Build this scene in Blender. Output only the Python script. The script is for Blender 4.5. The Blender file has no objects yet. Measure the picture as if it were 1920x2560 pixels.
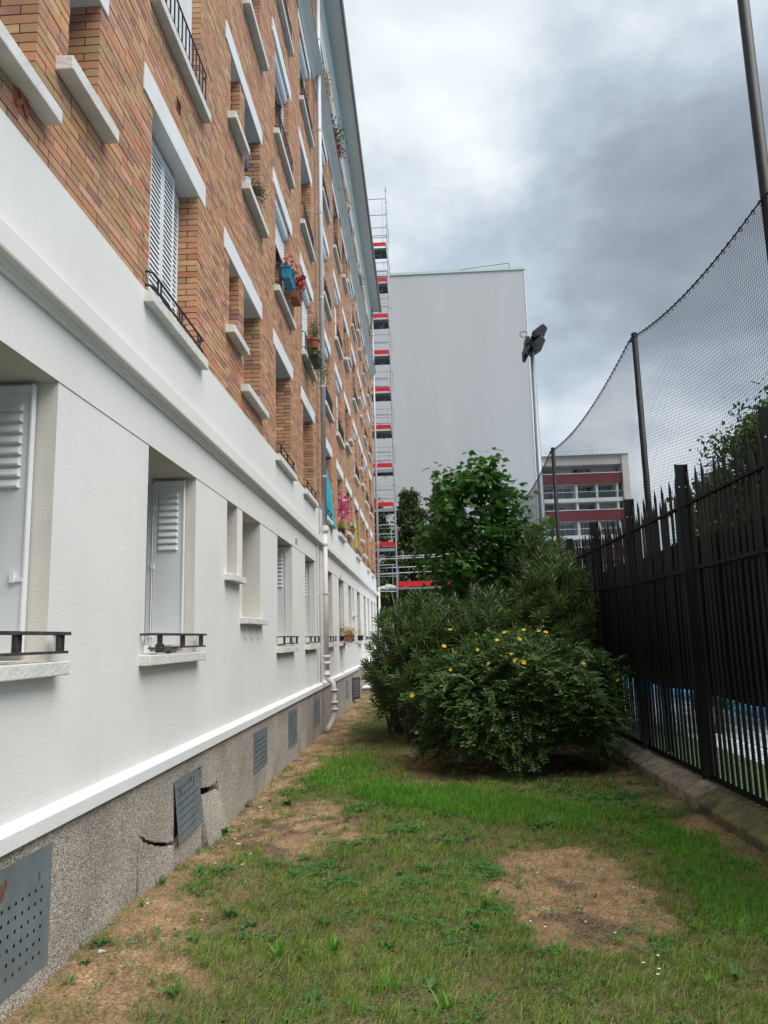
import bpy, bmesh, math, random
import numpy as np
from mathutils import Vector, Matrix
random.seed(7); RNG = np.random.default_rng(7)
scene = bpy.context.scene
COL = scene.collection
R = math.radians
# ---------------------------------------------------------------- camera
cam_d = bpy.data.cameras.new('camera'); cam = bpy.data.objects.new('camera', cam_d); COL.objects.link(cam)
cam_d.sensor_fit = 'VERTICAL'; cam_d.sensor_height = 36.0; cam_d.lens = 1900/2560*36.0
cam_d.clip_start = 0.05; cam_d.clip_end = 1500
EYE = 1.76
CR = Vector((0.99844308, 0.04928339, -0.0261259))
CU = Vector((0.0337724, -0.16133826, 0.98632114))
CF = Vector((-0.04439414, 0.98566785, 0.16275149))
CP = Vector((2.0, 0.0, EYE))
mw = Matrix((( CR.x, CU.x, -CF.x, CP.x), (CR.y, CU.y, -CF.y, CP.y), (CR.z, CU.z, -CF.z, CP.z), (0,0,0,1)))
cam.matrix_world = mw
scene.camera = cam
scene.view_settings.view_transform = 'Standard'; scene.view_settings.look = 'None'
scene.view_settings.gamma = 1.0; scene.view_settings.use_curve_mapping = False
scene.view_settings.exposure = 1.42
scene.cycles.max_bounces = 5; scene.cycles.diffuse_bounces = 3; scene.cycles.glossy_bounces = 2
scene.cycles.transmission_bounces = 3; scene.cycles.transparent_max_bounces = 6
# ---------------------------------------------------------------- sun + sky
SUN_DIR = Vector((0.44, -0.32, 0.84)).normalized()          # towards the sun, veiled by cloud
sun_d = bpy.data.lights.new('sun', 'SUN'); sun = bpy.data.objects.new('sun', sun_d); COL.objects.link(sun)
sun_d.energy = 1.5; sun_d.angle = R(50); sun_d.color = (1.0, 0.98, 0.95)
sun.rotation_euler = (-SUN_DIR).to_track_quat('-Z', 'Y').to_euler(); sun.location = (10, -8, 30)
world = bpy.data.worlds.new('World'); scene.world = world; world.use_nodes = True
wt = world.node_tree; wt.nodes.clear()
def wn(t, **kw):
    n = wt.nodes.new(t)
    for k, v in kw.items(): setattr(n, k, v)
    return n
wo = wn('ShaderNodeOutputWorld'); sky = wn('ShaderNodeTexSky', sky_type='NISHITA', sun_disc=False)
sky.sun_elevation = math.asin(SUN_DIR.z); sky.sun_rotation = math.atan2(SUN_DIR.x, SUN_DIR.y)
bg1 = wn('ShaderNodeBackground'); bg1.inputs[1].default_value = 0.06
wt.links.new(sky.outputs[0], bg1.inputs[0])
tc = wn('ShaderNodeTexCoord'); sep = wn('ShaderNodeSeparateXYZ'); wt.links.new(tc.outputs['Generated'], sep.inputs[0])
def wm(op, a, b=None):
    n = wn('ShaderNodeMath', operation=op)
    for i, v in enumerate((a, b)):
        if v is None: continue
        if isinstance(v, (int, float)): n.inputs[i].default_value = v
        else: wt.links.new(v, n.inputs[i])
    return n.outputs[0]
cmb = wn('ShaderNodeCombineXYZ'); wt.links.new(sep.outputs[0], cmb.inputs[0]); wt.links.new(sep.outputs[1], cmb.inputs[1]); wt.links.new(wm('MULTIPLY', sep.outputs[2], 1.7), cmb.inputs[2])
CLOUD_OFF = (4.67, -18.36, -4.84)
cmb_a = wn('ShaderNodeVectorMath', operation='ADD'); cmb_a.inputs[1].default_value = CLOUD_OFF
wt.links.new(cmb.outputs[0], cmb_a.inputs[0])
nz = wn('ShaderNodeTexNoise'); nz.inputs['Scale'].default_value = 2.6; nz.inputs['Detail'].default_value = 9
nz.inputs['Roughness'].default_value = 0.53; nz.inputs['Distortion'].default_value = 0.12
wt.links.new(cmb_a.outputs[0], nz.inputs['Vector'])
cr = wn('ShaderNodeValToRGB'); wt.links.new(nz.outputs['Fac'], cr.inputs[0])
el = cr.color_ramp.elements
for p_, c_ in ((0.40,(0.33,0.38,0.44)),(0.50,(0.475,0.545,0.625)),(0.60,(0.70,0.755,0.80))):
    e = el.new(p_); e.color = (*c_, 1)
el[0].position = 0.26; el[0].color = (0.225, 0.26, 0.305, 1)
el[-1].position = 0.72; el[-1].color = (0.90, 0.94, 0.95, 1)
bg2 = wn('ShaderNodeBackground'); bg2.inputs[1].default_value = 0.445
wt.links.new(cr.outputs[0], bg2.inputs[0])
mixs = wn('ShaderNodeMixShader'); mixs.inputs[0].default_value = 0.94
wt.links.new(bg1.outputs[0], mixs.inputs[1]); wt.links.new(bg2.outputs[0], mixs.inputs[2])
wt.links.new(mixs.outputs[0], wo.inputs[0])

# ---------------------------------------------------------------- materials
MATS = {}
def mat(name, base, rough=0.7, var=0.0, vscale=3.0, bump=0.0, bscale=60.0, metallic=0.0, spec=0.35,
        island=0.0, obj=0.0, base2=None, detail=4, stretch=None, translucent=0.0, island_cols=None, bdist=0.01):
    """procedural principled material: noise colour variation + noise bump; island = random value per mesh island"""
    m = bpy.data.materials.new(name); m.use_nodes = True; MATS[name] = m
    nt = m.node_tree; N = nt.nodes; L = nt.links
    bs = N['Principled BSDF']; bs.inputs['Roughness'].default_value = rough; bs.inputs['Metallic'].default_value = metallic
    bs.inputs['Specular IOR Level'].default_value = spec
    col = None
    tcn = N.new('ShaderNodeTexCoord'); vec = tcn.outputs['Object']
    if stretch:
        mp = N.new('ShaderNodeMapping'); mp.inputs['Scale'].default_value = stretch; L.new(vec, mp.inputs[0]); vec = mp.outputs[0]
    if island_cols:
        ge = N.new('ShaderNodeNewGeometry'); oi = N.new('ShaderNodeObjectInfo')
        ad = N.new('ShaderNodeMath'); ad.operation = 'ADD'; L.new(ge.outputs['Random Per Island'], ad.inputs[0]); L.new(oi.outputs['Random'], ad.inputs[1])
        fr = N.new('ShaderNodeMath'); fr.operation = 'FRACT'; L.new(ad.outputs[0], fr.inputs[0])
        rp = N.new('ShaderNodeValToRGB'); L.new(fr.outputs[0], rp.inputs[0])
        es = rp.color_ramp.elements; n = len(island_cols)
        es[0].position = 0; es[0].color = (*island_cols[0], 1); es[1].position = 1; es[1].color = (*island_cols[-1], 1)
        for i in range(1, n-1):
            q = es.new(i/(n-1)); q.color = (*island_cols[i], 1)
        col = rp.outputs[0]
    if var > 0 or base2:
        nz = N.new('ShaderNodeTexNoise'); nz.inputs['Scale'].default_value = vscale; nz.inputs['Detail'].default_value = detail
        nz.inputs['Roughness'].default_value = 0.6; L.new(vec, nz.inputs['Vector'])
        if base2:
            rp = N.new('ShaderNodeValToRGB'); rp.color_ramp.elements[0].position = 0.36; rp.color_ramp.elements[1].position = 0.66
            rp.color_ramp.elements[0].color = (*base, 1); rp.color_ramp.elements[1].color = (*base2, 1)
            L.new(nz.outputs['Fac'], rp.inputs[0]); c2 = rp.outputs[0]
            if col is None: col = c2
        if var > 0:
            mr = N.new('ShaderNodeMapRange'); mr.inputs[1].default_value = 0.25; mr.inputs[2].default_value = 0.75
            mr.inputs[3].default_value = 1-var; mr.inputs[4].default_value = 1+var
            L.new(nz.outputs['Fac'], mr.inputs[0])
            mx = N.new('ShaderNodeVectorMath'); mx.operation = 'SCALE'; L.new(mr.outputs[0], mx.inputs['Scale'])
            if col is None: mx.inputs[0].default_value = base
            else: L.new(col, mx.inputs[0])
            col = mx.outputs[0]
    if island > 0 or obj > 0:
        ge = N.new('ShaderNodeNewGeometry'); mr = N.new('ShaderNodeMapRange'); mr.inputs[3].default_value = 1-max(island, obj); mr.inputs[4].default_value = 1+max(island, obj)
        if obj > 0: ge = N.new('ShaderNodeObjectInfo'); L.new(ge.outputs['Random'], mr.inputs[0])
        else: L.new(ge.outputs['Random Per Island'], mr.inputs[0])
        mx = N.new('ShaderNodeVectorMath'); mx.operation = 'SCALE'; L.new(mr.outputs[0], mx.inputs['Scale'])
        if col is None: mx.inputs[0].default_value = base
        else: L.new(col, mx.inputs[0])
        col = mx.outputs[0]
    if col is None: bs.inputs['Base Color'].default_value = (*base, 1)
    else: L.new(col, bs.inputs['Base Color'])
    if bump > 0:
        nb = N.new('ShaderNodeTexNoise'); nb.inputs['Scale'].default_value = bscale; nb.inputs['Detail'].default_value = 5
        L.new(vec, nb.inputs['Vector'])
        bp = N.new('ShaderNodeBump'); bp.inputs['Strength'].default_value = bump; bp.inputs['Distance'].default_value = bdist
        L.new(nb.outputs['Fac'], bp.inputs['Height']); L.new(bp.outputs[0], bs.inputs['Normal'])
    if translucent > 0:
        tr = N.new('ShaderNodeBsdfTranslucent')
        if col is None: tr.inputs[0].default_value = (*base, 1)
        else: L.new(col, tr.inputs[0])
        ms = N.new('ShaderNodeMixShader'); ms.inputs[0].default_value = translucent
        L.new(bs.outputs[0], ms.inputs[1]); L.new(tr.outputs[0], ms.inputs[2])
        L.new(ms.outputs[0], N['Material Output'].inputs[0])
    return m

def mat_pits(name, base, pit_scale, depth, var):
    """painted roughcast: soft colour drift, trowel bumps and small voronoi pits"""
    m = mat(name, base, rough=0.85, var=var, vscale=0.9, spec=0.2, detail=6)
    nt = m.node_tree; N = nt.nodes; L = nt.links; bs = N['Principled BSDF']
    tcn = N.new('ShaderNodeTexCoord')
    n1 = N.new('ShaderNodeTexNoise'); n1.inputs['Scale'].default_value = pit_scale; n1.inputs['Detail'].default_value = 6
    mp = N.new('ShaderNodeMapping'); mp.inputs['Scale'].default_value = (1, 1, 1.7); L.new(tcn.outputs['Object'], mp.inputs[0])
    L.new(mp.outputs[0], n1.inputs['Vector'])
    rp = N.new('ShaderNodeValToRGB'); rp.color_ramp.elements[0].position = 0.30; rp.color_ramp.elements[1].position = 0.44
    L.new(n1.outputs['Fac'], rp.inputs[0])
    n2 = N.new('ShaderNodeTexNoise'); n2.inputs['Scale'].default_value = 5; n2.inputs['Detail'].default_value = 3; L.new(tcn.outputs['Object'], n2.inputs['Vector'])
    ad = N.new('ShaderNodeMath'); ad.operation = 'ADD'; L.new(rp.outputs[0], ad.inputs[0]); L.new(n2.outputs['Fac'], ad.inputs[1])
    src = bs.inputs['Base Color'].links[0].from_socket
    mp2 = N.new('ShaderNodeMapping'); mp2.inputs['Scale'].default_value = (1, 2.6, 0.22); L.new(tcn.outputs['Object'], mp2.inputs[0])
    n3 = N.new('ShaderNodeTexNoise'); n3.inputs['Scale'].default_value = 1.6; n3.inputs['Detail'].default_value = 7; n3.inputs['Roughness'].default_value = 0.65; L.new(mp2.outputs[0], n3.inputs['Vector'])
    r3 = N.new('ShaderNodeValToRGB'); r3.color_ramp.elements[0].position = 0.30; r3.color_ramp.elements[1].position = 0.52
    r3.color_ramp.elements[0].color = (0.962, 0.96, 0.95, 1); r3.color_ramp.elements[1].color = (1, 1, 1, 1); L.new(n3.outputs['Fac'], r3.inputs[0])
    mu = N.new('ShaderNodeVectorMath'); mu.operation = 'MULTIPLY'; L.new(src, mu.inputs[0]); L.new(r3.outputs[0], mu.inputs[1]); L.new(mu.outputs[0], bs.inputs['Base Color'])
    bp = N.new('ShaderNodeBump'); bp.inputs['Strength'].default_value = depth; bp.inputs['Distance'].default_value = 0.008
    L.new(ad.outputs[0], bp.inputs['Height']); L.new(bp.outputs[0], bs.inputs['Normal'])
    return m

def mat_pebble(name):
    """exposed-aggregate render: voronoi stones of several greys and buffs, proud of a dark matrix"""
    m = bpy.data.materials.new(name); m.use_nodes = True; MATS[name] = m
    N = m.node_tree.nodes; L = m.node_tree.links; bs = N['Principled BSDF']; bs.inputs['Roughness'].default_value = 0.9; bs.inputs['Specular IOR Level'].default_value = 0.2
    tcn = N.new('ShaderNodeTexCoord'); vo = N.new('ShaderNodeTexVoronoi'); vo.inputs['Scale'].default_value = 115
    L.new(tcn.outputs['Object'], vo.inputs['Vector'])
    sx = N.new('ShaderNodeSeparateColor'); L.new(vo.outputs['Color'], sx.inputs[0])
    rp = N.new('ShaderNodeValToRGB'); L.new(sx.outputs[0], rp.inputs[0]); es = rp.color_ramp.elements
    es[0].color = (0.16, 0.138, 0.115, 1); es[1].color = (0.58, 0.52, 0.45, 1); q = es.new(0.45); q.color = (0.35, 0.31, 0.265, 1)
    n2 = N.new('ShaderNodeTexNoise'); n2.inputs['Scale'].default_value = 1.6; n2.inputs['Detail'].default_value = 6; L.new(tcn.outputs['Object'], n2.inputs['Vector'])
    mr = N.new('ShaderNodeMapRange'); mr.inputs[1].default_value = 0.3; mr.inputs[2].default_value = 0.7; mr.inputs[3].default_value = 0.78; mr.inputs[4].default_value = 1.2
    L.new(n2.outputs['Fac'], mr.inputs[0])
    mx = N.new('ShaderNodeVectorMath'); mx.operation = 'SCALE'; L.new(rp.outputs[0], mx.inputs[0]); L.new(mr.outputs[0], mx.inputs['Scale'])
    L.new(mx.outputs[0], bs.inputs['Base Color'])
    iv = N.new('ShaderNodeMath'); iv.operation = 'SUBTRACT'; iv.inputs[0].default_value = 1; L.new(vo.outputs['Distance'], iv.inputs[1])
    bp = N.new('ShaderNodeBump'); bp.inputs['Strength'].default_value = 0.9; bp.inputs['Distance'].default_value = 0.006
    L.new(iv.outputs[0], bp.inputs['Height']); L.new(bp.outputs[0], bs.inputs['Normal'])
    return m

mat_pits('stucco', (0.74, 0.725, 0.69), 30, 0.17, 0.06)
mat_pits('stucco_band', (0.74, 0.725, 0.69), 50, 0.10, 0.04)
mat('reveal_shaded', (0.62, 0.59, 0.52), 0.8, 0.06, 4, 0.25, 90)  # stucco of the reveals in darker beige, their shade put into the colour
mat('trim_white', (0.72, 0.72, 0.705), 0.7, 0.07, 2.5, 0.2, 70, spec=0.25)
mat('sill_paint', (0.66, 0.645, 0.60), 0.75, 0.14, 6, 0.5, 45, spec=0.25)
mat('mortar', (0.040, 0.033, 0.030), 0.95, 0.25, 8, 0.3, 90, spec=0.1)  # blackened: colour replaces the depth shade of the shallow joints
BC = [(0.434, 0.18, 0.1), (0.55, 0.33, 0.16), (0.367, 0.234, 0.12), (0.543, 0.221, 0.12), (0.56, 0.37, 0.19), (0.272, 0.132, 0.1), (0.6, 0.33, 0.22), (0.408, 0.255, 0.136), (0.54, 0.215, 0.14), (0.476, 0.295, 0.156), (0.313, 0.165, 0.128), (0.529, 0.295, 0.143)]
mat('brick', BC[0], 0.75, 0.16, 14, 0.12, 90, island_cols=BC, spec=0.3, bdist=.004)
mat_pebble('pebble_plinth')
mat('concrete', (0.33,0.31,0.28), 0.9, 0.22, 3, 0.5, 40)
mat('steel_plate', (0.19,0.225,0.25), 0.5, 0.2, 5, 0.1, 60, metallic=0.3, base2=None)
mat('rust', (0.16,0.075,0.045), 0.85, 0.35, 18, 0.3, 60)
mat('black_iron', (0.018,0.02,0.024), 0.45, 0.3, 10, 0.2, 80, spec=0.5)
mat('worn_iron', (0.03,0.035,0.045), 0.55, 0.0, 16, 0.3, 60, base2=(0.10,0.075,0.065))
mat('zinc', (0.50,0.52,0.54), 0.6, 0.15, 3, 0.08, 30, metallic=0.25, stretch=(1,1,0.2))
mat('pipe_paint', (0.62,0.585,0.545), 0.6, 0.08, 5, 0.15, 60)
mat('shutter_white', (0.74,0.755,0.755), 0.45, 0.05, 3, 0.05, 40, spec=0.4)
mat('shutter_metal', (0.70,0.725,0.71), 0.42, 0.05, 2, 0.06, 25, spec=0.45)
mat('window_frame', (0.72,0.73,0.75), 0.4, 0.03, 3)
mat('glass_dark', (0.012,0.015,0.018), 0.06, 0.0, spec=0.8)
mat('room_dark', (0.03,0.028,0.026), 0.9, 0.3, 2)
mat('trim_warmed', (0.72,0.665,0.57), 0.75, 0.06, 1.5, 0.15, 50, spec=.2)  # trim tinted warm to offset blue skylight on cornice and frieze
mat('soffit', (0.60,0.555,0.49), 0.8, 0.08, 1.2, 0.15, 40, stretch=(1,0.25,1))
mat('fascia', (0.16,0.17,0.18), 0.5, 0.15, 4, metallic=0.3)
mat('fence_paint', (0.0095,0.0105,0.009), 0.6, 0.35, 6, 0.25, 70, obj=0.35, spec=0.2, stretch=(1,1,0.3))
mat('fence_tip', (0.028,0.021,0.016), 0.8, 0.4, 30, 0.3, 60)
mat('net_cord', (0.014,0.015,0.02), 0.8)
mat('post_steel', (0.022,0.022,0.022), 0.5, 0.3, 3, 0.15, 30, metallic=0.4, stretch=(1,1,0.25))
mat('mast_steel', (0.26,0.29,0.31), 0.5, 0.2, 4, 0.05, 20, metallic=0.5, stretch=(1,1,0.3))
mat('screen_cloth', (0.007,0.009,0.008), 0.95, 0.3, 3, spec=0.1)
mat('curb_stone', (0.20,0.165,0.125), 0.9, 0.3, 6, 0.7, 30, base2=(0.30,0.26,0.20))
mat('curb_moss', (0.075,0.085,0.06), 0.9, 0.25, 5, 0.6, 30, base2=(0.17,0.145,0.05))
mat('grey_gable', (0.505,0.495,0.485), 0.85, 0.03, 0.32, 0.15, 6, base2=(0.54,0.53,0.518), stretch=(1,1,0.14), detail=8)
mat('gable_trim', (0.55,0.62,0.56), 0.5, 0.1, 2)
mat('pale_wall', (0.62,0.60,0.58), 0.8, 0.06, 0.5)
mat('pale_white', (0.76,0.77,0.78), 0.7, 0.04, 0.5)
mat('red_panel', (0.19,0.035,0.045), 0.5, 0.1, 1.0)
mat('far_glass', (0.16,0.21,0.26), 0.12, 0.35, 0.7, spec=0.7)
mat('green_screen', (0.03,0.075,0.06), 0.8, 0.4, 6, stretch=(8,1,0.3))
mat('scaffold_tube', (0.38,0.41,0.43), 0.45, 0.15, 6, metallic=0.6)
mat('toe_red', (0.62,0.02,0.03), 0.5, 0.08, 4)
mat('deck_steel', (0.05,0.058,0.06), 0.6, 0.2, 3, metallic=0.4)
mat('deck_edge', (0.35,0.37,0.38), 0.5, 0.1, 3, metallic=0.5)
mat('tarp', (0.66,0.65,0.66), 0.6, 0.1, 6, 0.4, 12)
mat('bark', (0.09,0.07,0.05), 0.9, 0.3, 12, 0.6, 40)
def leafmat(n, cols, tr=0.25, rough=0.45, spec=0.4): return mat(n, cols[0], rough, 0.25, 0.9, spec=spec, island_cols=cols, translucent=tr)
leafmat('leaf_hyp', [(0.030,0.072,0.014),(0.055,0.118,0.020),(0.080,0.155,0.028),(0.040,0.092,0.020),(0.13,0.20,0.036)])
leafmat('leaf_ole', [(0.036,0.080,0.020),(0.068,0.128,0.028),(0.10,0.17,0.045),(0.052,0.102,0.024),(0.16,0.205,0.055),(0.08,0.142,0.036)], 0.2, 0.38, 0.5)
leafmat('leaf_map', [(0.035,0.105,0.016),(0.052,0.145,0.022),(0.080,0.185,0.03),(0.042,0.12,0.02)], 0.38)
leafmat('leaf_back', [(0.05,0.085,0.018),(0.075,0.115,0.024),(0.035,0.068,0.016),(0.10,0.13,0.03)], 0.3)
leafmat('leaf_tree', [(0.04,0.08,0.018),(0.06,0.115,0.024),(0.10,0.145,0.03),(0.05,0.09,0.02)], 0.4)
leafmat('leaf_pot', [(0.04,0.09,0.025),(0.06,0.12,0.03),(0.03,0.07,0.02)], 0.2)
leafmat('leaf_pale', [(0.12,0.20,0.13),(0.09,0.17,0.11)], 0.2)
leafmat('leaf_yellow', [(0.35,0.36,0.06),(0.45,0.40,0.08),(0.20,0.26,0.05)], 0.2)
mat('petal_yellow', (0.80,0.50,0.02), 0.6, 0.1, 9, translucent=0.2)
mat('petal_red', (0.50,0.012,0.02), 0.6, 0.15, 9, translucent=0.15)
mat('petal_dark_red', (0.30,0.02,0.03), 0.6, 0.15, 9)
mat('petal_pink', (0.75,0.20,0.24), 0.6, 0.15, 9, translucent=0.15)
mat('petal_rose', (0.75,0.18,0.38), 0.6, 0.2, 9)
mat('petal_white', (0.8,0.8,0.76), 0.6)
mat('planter_blue', (0.03,0.26,0.42), 0.45, 0.08, 6)
mat('terracotta', (0.34,0.11,0.06), 0.75, 0.15, 8, 0.15, 40)
mat('pot_mauve', (0.33,0.17,0.15), 0.7, 0.1, 8)
mat('cyan_cloth', (0.015,0.38,0.50), 0.7, 0.12, 3, translucent=0.15)
mat('lime_cloth', (0.26,0.42,0.03), 0.7, 0.12, 3)
mat('violet_cloth', (0.12,0.02,0.12), 0.7, 0.5, 9)
mat('bucket_plastic', (0.6,0.65,0.68), 0.35, 0.05, 4)
mat('bag_plastic', (0.10,0.10,0.13), 0.35, 0.3, 8)
mat('lamp_head', (0.045,0.048,0.052), 0.5, 0.25, 6, metallic=0.5)
mat('lamp_lens', (0.22,0.24,0.26), 0.15, 0.0, spec=0.7)
mat('bowl_pattern', (0.55,0.52,0.46), 0.5, 0, 60, base2=(0.14,0.13,0.11))
mat('box_green', (0.02,0.09,0.07), 0.5)
mat('litter', (0.62,0.60,0.56), 0.8, 0.2, 9)
mat('crack_dark', (0.02,0.017,0.014), 1.0)  # near-black for backings, the shade of the gaps put into the colour

# ---------------------------------------------------------------- geometry helpers
class MB:
    def __init__(s): s.v = []; s.f = []
    def box(s, x0, x1, y0, y1, z0, z1):
        b = len(s.v)
        s.v += [(x0,y0,z0),(x1,y0,z0),(x1,y1,z0),(x0,y1,z0),(x0,y0,z1),(x1,y0,z1),(x1,y1,z1),(x0,y1,z1)]
        s.f += [(b,b+3,b+2,b+1),(b+4,b+5,b+6,b+7),(b,b+1,b+5,b+4),(b+1,b+2,b+6,b+5),(b+2,b+3,b+7,b+6),(b+3,b,b+4,b+7)]; return s
    def quad(s, a, b, c, d):
        n = len(s.v); s.v += [a,b,c,d]; s.f.append((n,n+1,n+2,n+3)); return s
    def prism_y(s, prof, y0, y1):
        """profile of (x,z) points, closed, extruded along Y"""
        n = len(prof); b = len(s.v)
        s.v += [(x,y0,z) for x,z in prof] + [(x,y1,z) for x,z in prof]
        for i in range(n):
            j = (i+1) % n; s.f.append((b+i, b+j, b+n+j, b+n+i))
        s.f.append(tuple(b+i for i in range(n))[::-1]); s.f.append(tuple(b+n+i for i in range(n))); return s
    def prism_x(s, poly, x0, x1):
        """polygon of (y,z) points extruded along X"""
        n = len(poly); b = len(s.v)
        s.v += [(x0,y,z) for y,z in poly] + [(x1,y,z) for y,z in poly]
        for i in range(n):
            j = (i+1) % n; s.f.append((b+i, b+j, b+n+j, b+n+i))
        s.f.append(tuple(b+i for i in range(n))[::-1]); s.f.append(tuple(b+n+i for i in range(n))); return s
    def tube(s, pts, r, n=6, cap=True):
        pts = [Vector(p) for p in pts]; rr = r if isinstance(r, (list, tuple)) else [r]*len(pts)
        base = len(s.v); prev = None
        for i, p in enumerate(pts):
            d = (pts[min(i+1, len(pts)-1)] - pts[max(i-1, 0)]).normalized()
            if prev is None:
                a = d.cross(Vector((0,0,1))) if abs(d.z) < 0.95 else d.cross(Vector((1,0,0)))
            else: a = prev - d*prev.dot(d)
            a.normalize(); prev = a; b2 = d.cross(a)
            for k in range(n):
                t = 2*math.pi*k/n; q = p + (a*math.cos(t) + b2*math.sin(t))*rr[i]; s.v.append(tuple(q))
        for i in range(len(pts)-1):
            for k in range(n):
                k2 = (k+1) % n; o = base + i*n
                s.f.append((o+k, o+k2, o+n+k2, o+n+k))
        if cap:
            s.f.append(tuple(base+k for k in range(n))[::-1]); o = base+(len(pts)-1)*n; s.f.append(tuple(o+k for k in range(n)))
        return s
    def lathe(s, prof, c=(0,0,0), n=14):
        """(r,z) profile turned about Z"""
        b = len(s.v); m = len(prof)
        for k in range(n):
            t = 2*math.pi*k/n
            s.v += [(c[0]+r*math.cos(t), c[1]+r*math.sin(t), c[2]+z) for r, z in prof]
        for k in range(n):
            k2 = (k+1) % n
            for i in range(m-1): s.f.append((b+k*m+i, b+k2*m+i, b+k2*m+i+1, b+k*m+i+1))
        return s
    def mesh(s, name, material, smooth=False):
        me = bpy.data.meshes.new(name); me.from_pydata(s.v, [], s.f); me.update()
        if material: me.materials.append(MATS[material])
        if smooth: me.polygons.foreach_set('use_smooth', [True]*len(me.polygons))
        return me
    def build(s, name, material, parent=None, smooth=False, bevel=0.0):
        o = bpy.data.objects.new(name, s.mesh(name, material, smooth)); COL.objects.link(o)
        if parent: o.parent = parent
        if bevel:
            bm = o.modifiers.new('bevel', 'BEVEL'); bm.width = bevel; bm.segments = 2; bm.limit_method = 'ANGLE'
        return o
def np_mesh(name, V, T, k, material, per=None, smooth=False):
    """N copies of a template: V (N*k,3) vertices, T template faces (list of index tuples, all instances alike)"""
    N = len(V)//k; me = bpy.data.meshes.new(name)
    me.vertices.add(len(V)); me.vertices.foreach_set('co', np.ascontiguousarray(V, dtype=np.float32).ravel())
    flat = np.array([i for f in T for i in f], dtype=np.int32); tot = np.array([len(f) for f in T], dtype=np.int32)
    lv = (flat[None,:] + (np.arange(N, dtype=np.int32)*k)[:,None]).ravel()
    me.loops.add(len(lv)); me.loops.foreach_set('vertex_index', lv)
    st = np.concatenate([[0], np.cumsum(tot)[:-1]]); ls = (st[None,:] + (np.arange(N)*len(flat))[:,None]).ravel().astype(np.int32)
    me.polygons.add(len(ls)); me.polygons.foreach_set('loop_start', ls)
    me.polygons.foreach_set('use_smooth', np.full(len(ls), bool(smooth)))
    me.update(calc_edges=True)
    if material: me.materials.append(MATS[material])
    return me
def link(name, me, parent=None):
    o = bpy.data.objects.new(name, me); COL.objects.link(o)
    if parent: o.parent = parent
    return o
def tag(o, label=None, cat=None, group=None, kind=None):
    if label: o['label'] = label
    if cat: o['category'] = cat
    if group: o['group'] = group
    if kind: o['kind'] = kind
    return o
def empty(name, loc=(0,0,0), rz=0.0, **kw):
    o = bpy.data.objects.new(name, None); COL.objects.link(o); o.location = loc; o.rotation_euler.z = rz; o.empty_display_size = 0.2
    return tag(o, **kw)
def norm(a): return a/np.maximum(np.linalg.norm(a, axis=1, keepdims=True), 1e-9)
def project(P):
    d = np.asarray(P) - np.array(CP); x = d@np.array(CR); y = d@np.array(CU); z = d@np.array(CF)
    return 960+1900*x/z, 1280-1900*y/z, z
# ================================================================ the brick apartment building (facade in the plane x = 0)
BLD = empty('apartment_building', label='long brick apartment block with white stuccoed ground floor and pebbled plinth', cat='building')
Y_A, Y_B = 1.0, 34.6
def cell_wall(y0, y1, z0, z1, x, ops, depth, skip_top=False):
    """vertical sheet at x with rectangular openings (ya,yb,za,zb), plus reveals going back by depth"""
    b = MB()
    ys = sorted({y0, y1, *[min(max(o[i], y0), y1) for o in ops for i in (0,1)]}); zs = sorted({z0, z1, *[min(max(o[i], z0), z1) for o in ops for i in (2,3)]})
    for i in range(len(ys)-1):
        for j in range(len(zs)-1):
            cy = (ys[i]+ys[i+1])/2; cz = (zs[j]+zs[j+1])/2
            if any(o[0] < cy < o[1] and o[2] < cz < o[3] for o in ops): continue
            b.quad((x,ys[i],zs[j]), (x,ys[i+1],zs[j]), (x,ys[i+1],zs[j+1]), (x,ys[i],zs[j+1]))
    rvs = []
    for (a,c,l,h) in ops:
        d = x-depth; rv = MB(); rvs.append(rv)
        rv.quad((x,c,l),(d,c,l),(d,c,h),(x,c,h)); rv.quad((d,a,l),(x,a,l),(x,a,h),(d,a,h))
        rv.quad((x,a,l),(d,a,l),(d,c,l),(x,c,l)); rv.quad((d,a,h),(x,a,h),(x,c,h),(d,c,h))
    return b, rvs
# ---- ground floor openings: (y0, y1, z0, z1, kind)
TOPG = 3.23
GW = [(2.82,4.02,1.69,'fold'), (5.46,6.67,1.69,'fold'), (7.79,8.23,2.46,'small'), (8.48,9.44,2.03,'bath'), (10.60,11.83,1.67,'fold'),
      (13.19,14.38,1.67,'fold'), (16.07,17.22,1.67,'bare'), (18.62,19.83,1.67,'fold'), (21.10,22.0,2.05,'bath'), (22.38,22.76,2.46,'small'),
      (23.94,25.12,1.67,'bare'), (26.71,27.66,1.67,'bare'), (28.63,29.54,1.67,'bare'), (30.63,31.68,1.67,'bare'), (32.65,33.43,1.67,'bare')]
gops = [(a,b,z,TOPG) for a,b,z,k in GW]
w, rv = cell_wall(Y_A, Y_B, 0.80, TOPG, 0.0, gops, 0.38)
w.build('stucco_wall', 'stucco', BLD); [r_.build('window_reveal', 'reveal_shaded', BLD) for r_ in rv]
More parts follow.
